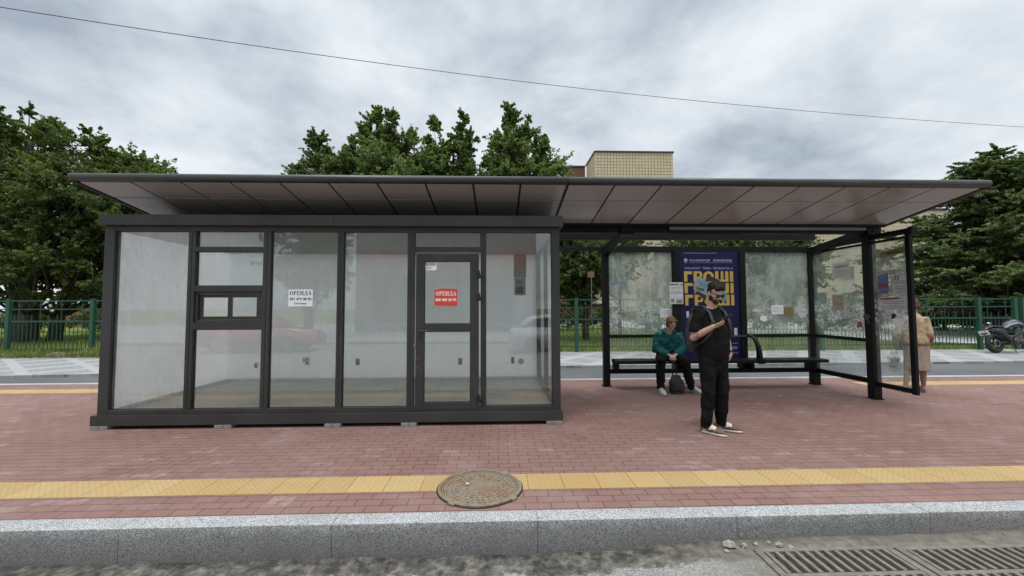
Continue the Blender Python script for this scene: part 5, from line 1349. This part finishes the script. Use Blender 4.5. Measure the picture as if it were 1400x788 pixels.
# sneakers
M['olive'] = mat('olive_suede', (0.17, 0.14, 0.085), 0.85, 0, 0.2, 30)
for (fx_, fy, yaw, W_) in ((-.125, .022, 26, .10), (.13, .042, 46, .10)):
    so, up, M4 = shoe_parts((fx_ - .046 * math.sin(R(yaw)), fy + .046 * math.cos(R(yaw)), 0), yaw)
    me = fuse(up, .005, 1); iv = M4.inverted()
    for p_ in me.polygons:
        q = iv @ p_.center
        toe = q.y < -.165 - .25 * (q.z - .05)
        p_.material_index = 1 if toe else (1 if (q.y > -.022 and q.z > .03) else (2 if (q.z < .062 - .25 * (q.y + .12) and -.165 < q.y < -.115) else 0))
    sh_ = put('sneaker', me, None, MAN)
    for m_ in ('cream', 'brownl', 'olive'): sh_.data.materials.append(M[m_])
    put('sole', so, M['sole_w'], sh_)
    for sgn in (-1, 1):
        b = nbm(); tube(b, [(sgn * .0385, -.045, .080), (sgn * .0435, -.075, .054), (sgn * .0465, -.11, .048), (sgn * .043, -.155, .066)], [(.003, .005), (.003, .013), (.003, .009), (.003, .003)], 8); b.transform(M4); put('side_stripe', b, M['ink'], sh_)
    b = nbm()
    for q in range(5): tube(b, [(-.024, -.10 - q * .022, .110 - q * .0095), (0, -.095 - q * .022, .119 - q * .0095), (.024, -.10 - q * .022, .110 - q * .0095)], [.0045] * 3, 6)
    tube(b, [(0, -.06, .11), (0, -.05, .135)], [(.028, .008), (.030, .007)], 10, ref=(0, 1, 0), roundcap=True); b.transform(M4); put('laces', b, M['white_paper'], sh_)
# watch
bm = nbm(); dw = (WR2 - EL2).normalized(); tube(bm, [WR2 - dw * .035, WR2 - dw * .005], [.034, .032], 16); put('watch', bm, M['bagblack'], MAN)
# phone
ph = thing('phone', 'dark smartphone held in the standing man\'s right hand', 'phone', tuple(MR @ V((-.09, -.27, 1.36))))
bm = nbm(); f = V((.62, -.62, .36)).normalized()
PM = Matrix.Translation(V((-.082, -.292, 1.378))) @ Euler((R(-28), R(14), R(20))).to_matrix().to_4x4()
obox(bm, (0, 0, 0), (.074, .152, .009), None, .003); bm.transform(PM); put('case', bm, M['bagblack'], ph)
bm = nbm(); obox(bm, (0, 0, .005), (.068, .144, .0012)); bm.transform(PM); put('screen', bm, M['screen'], ph, False)
# backpack
bp = thing('backpack', 'black backpack worn on the standing man\'s back', 'backpack', tuple(MR @ V((-.10, .22, .98))))
bm = nbm(); tube(bm, [(-.07, .205, .98), (-.07, .212, 1.03), (-.07, .215, 1.18), (-.07, .21, 1.33), (-.07, .195, 1.41)], [(.125, .06), (.145, .076), (.148, .078), (.136, .068), (.09, .045)], 20, ref=(0, 1, 0), roundcap=True)
put('bag', fuse(bm, .009, 2, .006, 12, seed=8), M['bagdark'], bp)
bm = nbm(); tube(bm, [(-.07, .28, 1.04), (-.07, .292, 1.12), (-.07, .285, 1.22)], [(.11, .025), (.12, .03), (.11, .02)], 16, ref=(0, 1, 0), roundcap=True); put('pocket', fuse(bm, .009, 2), M['bagblack'], bp)
def strap(pts, w=.024): 
    b = nbm(); tube(b, pts, [(w, .007)] * len(pts), 8, ref=(0, -1, .3)); return b
put('strap', strap([(-.12, .16, 1.44), (-.125, .09, 1.505), (-.125, .0, 1.508), (-.125, -.085, 1.44), (-.13, -.142, 1.33), (-.16, -.140, 1.20), (-.205, -.05, 1.08), (-.20, .10, 1.03)]), M['bagdark'], bp)
put('strap', strap([(.08, .16, 1.44), (.11, .09, 1.505), (.115, .0, 1.505), (.12, -.085, 1.44), (.13, -.142, 1.33), (.17, -.13, 1.20), (.21, -.03, 1.08), (.12, .15, 1.03)]), M['bagdark'], bp)
bm = nbm(); obox(bm, (-.128, -.148, 1.33), (.040, .010, .028), Matrix.Rotation(R(-12), 4, 'X'), .003); put('buckle', bm, M['bike_metal'], bp)
bm = nbm(); tube(bm, [(-.14, .20, 1.43), (-.13, .21, 1.475), (-.08, .21, 1.475), (-.07, .20, 1.43)], [.008] * 4, 8); put('handle', bm, M['bagblack'], bp)

# ---- seated person in teal
SB = V((3.10, 7.40, 0)); SX = Matrix.Translation(SB) @ Matrix.Rotation(R(-10), 4, 'Z')
SP = thing('person', 'person in a teal fleece with auburn hair, seated on the shelter bench looking down', 'person', tuple(SB), 0)
HC = (.02, -.215, 1.205)
P, HR, bm = head_shapes(HC, 26, 14, .97)
tube(bm, [(0, -.09, .97), (0, -.125, 1.06), (.01, -.165, 1.12), P(0, .02, -.05)], [(.10, .08), (.056, .056), (.052, .054), (.05, .055)], 16, ref=(0, 1, 0))
tube(bm, [(0, .02, .62), (0, -.01, .72), (0, -.05, .88), (0, -.09, 1.0)], [(.15, .11), (.14, .11), (.155, .11), (.10, .08)], 18, ref=(0, 1, 0), roundcap=True)
S1, E1, W1 = V((-.175, -.075, .98)), V((-.235, -.10, .74)), V((-.045, -.315, .655))
S2, E2, W2 = V((.175, -.075, .98)), V((.225, -.12, .745)), V((.05, -.325, .66))
for s, e, w in ((S1, E1, W1), (S2, E2, W2)):
    tube(bm, [s, s.lerp(e, .5), e], [.05, .045, .040], 12, roundcap=True); tube(bm, [e, e.lerp(w, .5), w], [.04, .036, .025], 12, roundcap=True)
hand(bm, W1, (.55, -.55, -.35), (.2, .4, -.8), 1, .6, .92); hand(bm, W2, (-.55, -.5, -.35), (-.2, .4, -.8), -1, .6, .92)
legs = [(V((-.10, .0, .60)), V((-.215, -.415, .575)), V((-.225, -.40, .10)), V((-.235, -.43, 0))), (V((.10, .0, .60)), V((.19, -.385, .575)), V((.335, -.215, .10)), V((.35, -.22, 0)))]
for h, k, a, _ in legs:
    tube(bm, [h, h.lerp(k, .6), k], [.075, .068, .055], 12, roundcap=True); tube(bm, [k, k.lerp(a, .4), a], [.055, .052, .038], 12, roundcap=True); tube(bm, [a, a + V((0, -.03, -.05))], [.035, .026], 10, roundcap=True)
put('body', fuse(bm, .0075, 2), M['skin'], SP, X=SX)
bm = nbm(); ball(bm, P(0, .028, .058), (.081, .090, .074), HR); ball(bm, P(0, .06, -.02), (.072, .05, .07), HR)
for sg in (-1, 1): ball(bm, P(sg * .070, .0, .0), (.020, .052, .075), HR); ball(bm, P(sg * .045, -.055, .078), (.04, .03, .028), HR)
put('hair', fuse(bm, .006, 1, .006, 40, seed=4), M['hair_red'], SP, X=SX)
bm = nbm()
for sg in (-1, 1): ball(bm, P(sg * .031, -.083, .008), (.011, .007, .005), HR)
put('eyes', bm, M['eye'], SP, X=SX)
bm = nbm()
tube(bm, [(0, .03, .56), (0, .015, .60), (0, -.01, .72), (0, -.055, .88), (0, -.088, .99), (0, -.11, 1.045)], [(.205, .16), (.212, .17), (.20, .16), (.20, .145), (.155, .112), (.088, .082)], 22, ref=(0, 1, 0))
for s, e, w in ((S1, E1, W1), (S2, E2, W2)):
    tube(bm, [s.lerp(V((0, -.06, .95)), .4), s, s.lerp(e, .5), e], [.078, .080, .074, .070], 14, roundcap=True); tube(bm, [e, e.lerp(w, .45), e.lerp(w, .88)], [.070, .064, .050], 14)
tube(bm, [(-.085, -.155, 1.055), (-.10, -.06, 1.075), (0, .005, 1.085), (.10, -.06, 1.075), (.085, -.155, 1.055)], [.030, .038, .042, .038, .030], 10, roundcap=True)
put('hooded_fleece', fuse(bm, .009, 2, .024, 11, (1, 1, .8), 6), M['teal'], SP, X=SX)
bm = nbm(); tube(bm, [(0, .03, .545), (0, .02, .575)], [(.212, .165), (.216, .17)], 22, ref=(0, 1, 0)); put('shirt_hem', fuse(bm, .008, 1, .006, 12), M['beige_pap'], SP, X=SX)
bm = nbm()
for h, k, a, _ in legs:
    tube(bm, [h + V((0, .06, .01)), h.lerp(k, .5), k, k + (k - h).normalized() * .02], [.100, .092, .078, .070], 16, roundcap=True); tube(bm, [k, k.lerp(a, .45), a + V((0, 0, -.025))], [.078, .072, .064], 16)
put('trousers', fuse(bm, .009, 2, .020, 12, (1, 1, 1), 7), M['trous'], SP, X=SX)
for (h, k, a, f_), yw in zip(legs, (8, 22)):
    so, up, M4 = shoe_parts((f_.x, f_.y + .07, 0), yw, .26, .092)
    s_ = put('shoe', fuse(up, .006, 1, .003, 40), M['shoe_grey'], SP, X=SX); put('sole', so, M['sole_w'], s_, X=SX)
# bag on the ground between the feet
bg_ = thing('handbag', 'black bag standing on the paving between the seated person\'s feet', 'bag', tuple(SX @ V((.06, -.33, 0))))
bm = nbm(); tube(bm, [(.055, -.33, .01), (.06, -.335, .08), (.055, -.33, .20), (.05, -.325, .285)], [(.12, .07), (.135, .085), (.12, .07), (.085, .03)], 18, ref=(0, 1, 0), roundcap=True)
put('bag', fuse(bm, .009, 2, .012, 12, seed=12), M['bagblack'], bg_, X=SX)
for dx in (-.035, .035):
    bm = nbm(); tube(bm, [(.05 + dx - .02, -.325, .28), (.03 + dx, -.335, .42), (.0 + dx * .6, -.365, .60)], [(.010, .004)] * 3, 8); put('handle', bm, M['bagblack'], bg_, X=SX)

# ---- walking person in beige behind the end glass
WB = V((7.36, 6.98, 0)); WX = Matrix.Translation(WB) @ Matrix.Rotation(R(138), 4, 'Z') @ Matrix.Diagonal((.84, .88, .94, 1))
WP = thing('person', 'person in beige jacket and taupe skirt walking away behind the shelter end glass', 'person', tuple(WB), 0)
HC = (-.01, -.045, 1.60)
P, HR, bm = head_shapes(HC, 14, -8, .97)
tube(bm, [(0, .02, 1.36), (0, .005, 1.44), (0, -.03, 1.50), P(0, .02, -.05)], [(.10, .08), (.056, .056), (.052, .054), (.05, .055)], 16, ref=(0, 1, 0))
tube(bm, [(0, .0, .86), (0, .0, 1.0), (0, 0, 1.20), (0, .02, 1.36)], [(.16, .12), (.14, .11), (.155, .11), (.10, .08)], 18, ref=(0, 1, 0), roundcap=True)
# walking away: her left hand (left in the picture) hangs with the bag, the right arm is bent in front
LS, LE, LW = V((.185, .02, 1.36)), V((.27, .06, 1.10)), V((.31, .0, .87))
RS, RE, RW = V((-.160, .02, 1.36)), V((-.205, .05, 1.09)), V((-.12, -.20, 1.08))
for s, e, w in ((LS, LE, LW), (RS, RE, RW)):
    tube(bm, [s, s.lerp(e, .5), e], [.05, .045, .040], 12, roundcap=True); tube(bm, [e, e.lerp(w, .5), w], [.04, .036, .025], 12, roundcap=True)
hand(bm, LW, (0, -.1, -1), (-1, 0, 0), -1, .9, .9); hand(bm, RW, (.7, -.6, .1), (.2, .5, -.8), 1, .7, .9)
lg = [(V((-.085, 0, .88)), V((-.09, -.05, .50)), V((-.09, -.06, .09)), 10), (V((.085, 0, .88)), V((.13, .06, .50)), V((.20, .17, .10)), -4)]
for h, k, a, _ in lg:
    tube(bm, [h, k], [.085, .058], 12, roundcap=True); tube(bm, [k, k.lerp(a, .35), a], [.056, .058, .036], 12, roundcap=True); tube(bm, [a, a + V((0, -.03, -.045))], [.034, .026], 10, roundcap=True)
put('body', fuse(bm, .008, 2), M['stocking'], WP, X=WX)
bm = nbm(); ball(bm, P(0, .03, .055), (.082, .092, .078), HR); ball(bm, P(0, .07, -.005), (.072, .045, .075), HR)
for sg in (-1, 1): ball(bm, P(sg * .068, .01, .0), (.020, .052, .06), HR)
put('hair', fuse(bm, .006, 1, .007, 40, seed=14), M['hair_br'], WP, X=WX)
bm = nbm()
tube(bm, [(0, .0, .90), (0, .0, .94), (0, -.005, 1.05), (0, .0, 1.20), (0, .02, 1.33), (0, .02, 1.41), (0, .01, 1.45)], [(.200, .172), (.208, .180), (.198, .170), (.192, .156), (.170, .125), (.115, .09), (.075, .07)], 22, ref=(0, 1, 0))
for s, e, w in ((LS, LE, LW), (RS, RE, RW)):
    tube(bm, [s.lerp(V((0, .01, 1.3)), .4), s, s.lerp(e, .5), e], [.072, .076, .070, .066], 14, roundcap=True); tube(bm, [e, e.lerp(w, .5), e.lerp(w, .9)], [.072, .066, .054], 14)
put('jacket', fuse(bm, .009, 3, .011, 12, (1, 1, .8), 16), M['jacket'], WP, X=WX)
bm = nbm(); tube(bm, [(0, .0, .885), (0, .0, .902)], [(.214, .174), (.215, .175)], 24, ref=(0, 1, 0)); put('jacket_hem', bm, M['brownl'], WP, X=WX)
bm = nbm(); tube(bm, [(0, .0, .95), (0, 0, .85), (0, .01, .65), (0, .03, .40)], [(.18, .145), (.20, .165), (.20, .175), (.205, .20)], 24, ref=(0, 1, 0)); put('skirt', fuse(bm, .01, 2, .016, 8, (1.5, 1.5, .25), 17), M['skirt'], WP, X=WX)
for (h, k, a, yw), z in zip(lg, (0, .0)):
    so, up, M4 = shoe_parts((a.x, a.y + .06, 0), yw, .25, .088)
    s_ = put('shoe', fuse(up, .006, 1), M['shoe_pink'], WP, X=WX); put('sole', so, M['sole_w'], s_, X=WX)
pbag = thing('carrier_bag', 'clear plastic carrier bag of groceries hanging from the walking person\'s hand', 'bag', tuple(WX @ V((.33, -.02, .42))))
bm = nbm(); tube(bm, [(.34, -.01, .40), (.345, -.01, .47), (.34, -.01, .62), (.335, -.01, .70)], [(.10, .085), (.12, .10), (.105, .09), (.06, .04)], 18, ref=(0, 1, 0), roundcap=True); put('bag', fuse(bm, .01, 1, .022, 11, seed=18), M['poly'], pbag, X=WX)
for dx in (-.03, .03):
    bm = nbm(); tube(bm, [(.335 + dx * 1.6, -.01, .69), (.332 + dx, -.012, .76), (.332 + dx * .4, -.015, .80)], [(.016, .004), (.011, .004), (.007, .004)], 8); put('handle', bm, M['poly'], pbag, X=WX)
bm = nbm(); ball(bm, (.345, -.02, .49), (.085, .07, .07)); ball(bm, (.31, .0, .57), (.05, .05, .06)); put('contents', fuse(bm, .01, 1, .02, 14, seed=19), M['goods'], pbag, X=WX)
bm = nbm(); ball(bm, (.37, .01, .60), (.045, .05, .05)); put('packet', fuse(bm, .01, 1, .015, 14, seed=20), M['goods_y'], pbag, X=WX)
rbg = thing('handbag', 'small dark red handbag held in front by the walking person', 'bag', tuple(WX @ V((-.20, -.22, .98))))
bm = nbm(); tube(bm, [(-.21, -.22, .95), (-.21, -.22, 1.0), (-.21, -.22, 1.06)], [(.085, .035), (.09, .04), (.075, .025)], 14, ref=(0, 1, 0), roundcap=True); put('bag', fuse(bm, .008, 2), M['redbag'], rbg, X=WX)

# ------------------------------------------------------------------ motorcycle: local frame, front along +X, rear axle at x=0
BK = thing('motorcycle', 'slate blue motorcycle with black exhaust parked by the fence at the right edge', 'motorcycle', (16.38, 12.95, -0.04))
BX = Matrix.Translation(V((16.38, 12.95, -0.04))) @ Matrix.Rotation(R(4), 4, 'Z') @ Matrix.Rotation(R(-6), 4, 'X')
def wheel(cx):
    b = nbm(); torus(b, (cx, 0, .315), .245, .07, 'y', 48, 12, 1.05); w = put('wheel', b, M['tyre'], BK, X=BX)
    b = nbm(); torus(b, (cx, 0, .315), .192, .018, 'y', 40, 8, 2.2); put('rim', b, M['bike_metal'], w, X=BX)
    b = nbm()
    for q in range(5):
        a = 2 * PI * q / 5 + .3; dx, dz = math.cos(a), math.sin(a)
        for o in (-.18, .18):
            tube(b, [(cx + .04 * math.cos(a + o), 0, .315 + .04 * math.sin(a + o)), (cx + .18 * math.cos(a + o * .5), 0, .315 + .18 * math.sin(a + o * .5))], [(.012, .02), (.009, .014)], 8, ref=(0, 1, 0))
    cyl(b, (cx, 0, .315), .045, .14, 'y', 20); put('spokes', b, M['bike_metal'], w, X=BX)
    b = nbm(); torus(b, (cx, -.08, .315), .10, .016, 'y', 32, 8, .2); put('brake_disc', b, M['metal'], w, X=BX)
    return w
wheel(0.0); wheel(1.46)
b = nbm(); tube(b, [(0, -.10, .315), (.25, -.11, .36), (.50, -.09, .40)], [(.025, .032), (.028, .04), (.03, .05)], 10, ref=(0, 1, 0)); tube(b, [(0, .10, .315), (.25, .11, .36), (.50, .09, .40)], [(.025, .032), (.028, .04), (.03, .05)], 10, ref=(0, 1, 0)); put('swingarm', b, M['bike_metal'], BK, X=BX)
b = nbm(); box(b, .45, .95, -.15, .15, .26, .58, .05); cyl(b, (.60, -.17, .38), .10, .06, 'y', 24); cyl(b, (.84, -.16, .36), .09, .05, 'y', 24); box(b, .72, .98, -.12, .12, .56, .68, .03); put('engine', b, M['bike_metal'], BK, X=BX)
b = nbm()
for sg in (-1, 1): tube(b, [(1.18, sg * .06, .88), (.95, sg * .14, .74), (.68, sg * .15, .60), (.50, sg * .13, .45)], [.026, .03, .03, .026], 8); tube(b, [(.62, sg * .12, .62), (.25, sg * .10, .80), (-.08, sg * .06, .88)], [.018, .016, .012], 8)
put('frame', b, M['bike_blk'], BK, X=BX)
b = nbm(); tube(b, [(.40, -.16, .40), (.28, -.17, .48), (.22, -.185, .55)], [.028, .034, .045], 12); tube(b, [(.32, -.185, .50), (.10, -.20, .62), (-.10, -.205, .72)], [(.060, .070), (.066, .076), (.055, .062)], 16, roundcap=True); ex = put('exhaust', b, M['bike_blk'], BK, X=BX)
b = nbm(); tube(b, [(-.10, -.205, .72), (-.135, -.207, .74)], [.045, .04], 14); put('exhaust_tip', b, M['bike_metal'], ex, X=BX)
b = nbm(); tube(b, [(-.22, 0, .80), (-.05, 0, .87), (.20, 0, .86), (.46, 0, .80), (.62, 0, .80)], [(.04, .03), (.10, .04), (.13, .045), (.12, .05), (.08, .05)], 16, ref=(0, 0, 1), roundcap=True); put('seat', fuse(b, .012, 2), M['bike_blk'], BK, X=BX)
b = nbm(); tube(b, [(-.20, 0, .74), (.0, 0, .78), (.22, 0, .76), (.42, 0, .70)], [(.04, .03), (.10, .05), (.13, .07), (.12, .08)], 16, ref=(0, 0, 1), roundcap=True); put('tail_fairing', fuse(b, .012, 2), M['bike_paint'], BK, X=BX)
b = nbm(); tube(b, [(.50, 0, .80), (.64, 0, .92), (.85, 0, .99), (1.05, 0, .94), (1.16, 0, .84)], [(.10, .07), (.15, .11), (.165, .12), (.14, .10), (.08, .06)], 18, ref=(0, 0, 1), roundcap=True); tk = put('tank', fuse(b, .012, 3), M['bike_paint'], BK, X=BX)
b = nbm()
for sg in (-1,): tube(b, [(.30, sg * .125, .80), (.55, sg * .145, .92), (.80, sg * .168, .98), (1.02, sg * .15, .93)], [(.006, .006), (.007, .014), (.006, .016), (.005, .008)], 8, ref=(0, 0, 1))
put('stripe', b, M['stripe'], tk, X=BX)
b = nbm(); tube(b, [(-.16, 0, .76), (-.28, 0, .70), (-.33, 0, .60)], [(.055, .015), (.06, .012), (.07, .01)], 10, ref=(0, 0, 1)); put('mudguard', b, M['bike_blk'], BK, X=BX)
PMx = Matrix.Translation(V((-.315, 0, .655))) @ Matrix.Rotation(R(-30), 4, 'Y') @ Matrix.Rotation(R(16), 4, 'Z')
b = nbm(); obox(b, (0, 0, 0), (.012, .24, .16), None, .003); b.transform(PMx); pl = put('number_plate', b, M['plate'], BK, False, X=BX)
b = nbm()
for q in range(4): obox(b, (-.0075, -.075 + .05 * q, -.02 + .0), (.002, .026, .05))
for q in range(2): obox(b, (-.0075, -.04 + .07 * q, .045), (.002, .03, .035))
b.transform(PMx); put('plate_marks', b, M['ink_grey'], pl, False, X=BX)
b = nbm(); ball(b, (-.235, 0, .79), (.02, .07, .022)); put('tail_light', b, M['red_sign'], BK, X=BX)
b = nbm()
for sg in (-1, 1): tube(b, [(1.32, sg * .09, .80), (1.46, sg * .09, .32)], [.03, .024], 10)
put('fork', b, M['metal'], BK, X=BX)
b = nbm(); tube(b, [(1.16, -.40, 1.02), (1.24, -.16, 1.05), (1.26, 0, 1.04), (1.24, .16, 1.05), (1.16, .40, 1.02)], [.016] * 5, 8, ref=(1, 0, 0)); hb = put('handlebar', b, M['bike_blk'], BK, X=BX)
for sg in (-1, 1):
    b = nbm(); tube(b, [(1.20, sg * .28, 1.04), (1.22, sg * .34, 1.22)], [.008] * 2, 6); ball(b, (1.20, sg * .36, 1.25), (.02, .06, .035)); put('mirror', b, M['bike_blk'], hb, X=BX)
b = nbm(); ball(b, (1.42, 0, .92), (.12, .11, .12)); put('headlight', b, M['bike_blk'], BK, X=BX)
b = nbm(); tube(b, [(.42, -.16, .30), (.36, -.24, .10), (.34, -.30, .012)], [.014, .012, .012], 8); put('side_stand', b, M['bike_blk'], BK, X=BX)
b = nbm(); tube(b, [(.40, -.14, .42), (.32, -.2, .40)], [.012, .012], 8); tube(b, [(.24, -.13, .80), (.10, -.16, .56), (.16, -.17, .50)], [.008] * 3, 6); put('foot_peg', b, M['bike_blk'], BK, X=BX)
b = nbm(); ball(b, (-.02, .03, .985), (.075, .05, .022)); tube(b, [(0, .03, .97), (.02, .03, .89)], [.012, .014], 8); t_ = put('seat_clamp', b, M['mirror'], BK, X=BX)
# ------------------------------------------------------------------ sky, sun, camera
SUN_EL, SUN_AZ = R(72), R(-160)          # azimuth: direction the sun stands in, from +Y clockwise
w = bpy.data.worlds.new('World'); scene.world = w; w.use_nodes = True
nt = w.node_tree; nt.nodes.clear()
def wn(t, **k):
    x = nt.nodes.new(t)
    for a, b in k.items(): setattr(x, a, b)
    return x
def wl(a, b): nt.links.new(a, b)
def wm(op, a, b=0.0, clamp=False):
    x = wn('ShaderNodeMath', operation=op, use_clamp=clamp)
    for s, v in ((x.inputs[0], a), (x.inputs[1], b)):
        if isinstance(v, (int, float)): s.default_value = v
        else: wl(v, s)
    return x.outputs[0]
def wr(f, stops):
    x = wn('ShaderNodeValToRGB'); e = x.color_ramp.elements
    while len(e) < len(stops): e.new(.5)
    for i, (p, c) in enumerate(stops):
        c = (c, c, c) if isinstance(c, (int, float)) else c
        e[i].position = p; e[i].color = (*c, 1)
    wl(f, x.inputs[0]); return x.outputs[0]
def wmix(f, a, b, typ='MIX'):
    x = wn('ShaderNodeMix', data_type='RGBA', blend_type=typ)
    for s, v in ((x.inputs[0], f), (x.inputs[6], a), (x.inputs[7], b)):
        if isinstance(v, (int, float)): s.default_value = v
        elif isinstance(v, tuple): s.default_value = (*v, 1)
        else: wl(v, s)
    return x.outputs[2]
STR = 0.1
sky = wn('ShaderNodeTexSky', sky_type='NISHITA', sun_disc=False, sun_elevation=SUN_EL, sun_rotation=SUN_AZ, air_density=1.0, dust_density=2.0)
tc = wn('ShaderNodeTexCoord'); sx = wn('ShaderNodeSeparateXYZ'); wl(tc.outputs['Generated'], sx.inputs[0])
zc = wm('ADD', wm('MAXIMUM', sx.outputs[2], 0.0), 0.30)
cb = wn('ShaderNodeCombineXYZ'); wl(wm('DIVIDE', sx.outputs[0], zc), cb.inputs[0]); wl(wm('DIVIDE', sx.outputs[1], zc), cb.inputs[1])
def cn(scale, det, rough, off, dist=0.0, sc=(1, 1, 1)):
    mp = wn('ShaderNodeMapping'); mp.inputs['Location'].default_value = off; mp.inputs['Scale'].default_value = sc; wl(cb.outputs[0], mp.inputs[0])
    x = wn('ShaderNodeTexNoise'); x.inputs['Scale'].default_value = scale; x.inputs['Detail'].default_value = det; x.inputs['Roughness'].default_value = rough; x.inputs['Distortion'].default_value = dist
    wl(mp.outputs[0], x.inputs['Vector']); return x.outputs['Fac']
big = cn(0.62, 3, 0.5, (8.2, 3.1, 0), 0.3)
mid = cn(1.9, 10, 0.55, (2.4, 6.2, 0), 0.15, (1.0, 1.0, 1))
fin = cn(5.5, 9, 0.62, (7.4, 2.2, 0), 0.2)
d = wm('ADD', wm('ADD', wm('MULTIPLY', big, 0.34), wm('MULTIPLY', mid, 0.54)), wm('MULTIPLY', fin, 0.13))
d = wm('ADD', d, 0.008)
cl = wr(d, [(0.40, (0.33, 0.38, 0.445)), (0.465, (0.46, 0.515, 0.575)), (0.52, (0.59, 0.64, 0.685)), (0.575, (0.69, 0.74, 0.775)), (0.66, (0.79, 0.83, 0.855))])
# overcast brightening towards the zenith
zen = wr(sx.outputs[2], [(0.0, 0.93), (0.35, 0.95), (0.62, 0.99), (0.78, 2.7), (1.0, 4.3)])
cl = wmix(1.0, cl, zen, 'MULTIPLY')
cl10 = wmix(1.0, cl, (1 / STR, 1 / STR, 1 / STR), 'MULTIPLY')
fin_c = wmix(0.93, sky.outputs[0], cl10)
bg = wn('ShaderNodeBackground'); bg.inputs['Strength'].default_value = STR; wl(fin_c, bg.inputs[0])
ow = wn('ShaderNodeOutputWorld'); wl(bg.outputs[0], ow.inputs[0])

sl = bpy.data.lights.new('sun', 'SUN'); sl.energy = 1.3; sl.angle = R(22); sl.color = (1.0, 0.96, 0.90)
so = bpy.data.objects.new('sun', sl); COL.objects.link(so)
dirv = Vector((math.sin(SUN_AZ) * math.cos(SUN_EL), math.cos(SUN_AZ) * math.cos(SUN_EL), math.sin(SUN_EL)))
so.rotation_euler = dirv.to_track_quat('Z', 'Y').to_euler(); so.location = dirv * 40

cd = bpy.data.cameras.new('camera'); cam = bpy.data.objects.new('camera', cd); COL.objects.link(cam); scene.camera = cam
f_px, yaw, pit, rol = 556.5, 0.03352, 0.04807, -0.00284
cd.sensor_width = 36.0; cd.sensor_fit = 'HORIZONTAL'; cd.lens = f_px / 1400 * 36
cd.clip_start = 0.05; cd.clip_end = 3000
fw = Vector((math.sin(yaw) * math.cos(pit), math.cos(yaw) * math.cos(pit), math.sin(pit)))
rt = Vector((math.cos(yaw), -math.sin(yaw), 0)); up = rt.cross(fw)
r2 = rt * math.cos(rol) + up * math.sin(rol); u2 = -rt * math.sin(rol) + up * math.cos(rol)
cam.matrix_world = Matrix(((r2.x, u2.x, -fw.x, 0), (r2.y, u2.y, -fw.y, 0), (r2.z, u2.z, -fw.z, 1.5), (0, 0, 0, 1)))

scene.render.engine = 'CYCLES'
scene.cycles.use_denoising = True
scene.cycles.transparent_max_bounces = 24
scene.cycles.max_bounces = 8
scene.cycles.sample_clamp_indirect = 6.0
scene.view_settings.view_transform = 'Standard'
scene.view_settings.look = 'None'
scene.view_settings.exposure = 0.35
scene.view_settings.gamma = 1.0
scene.view_settings.use_curve_mapping = False
scene.render.film_transparent = False
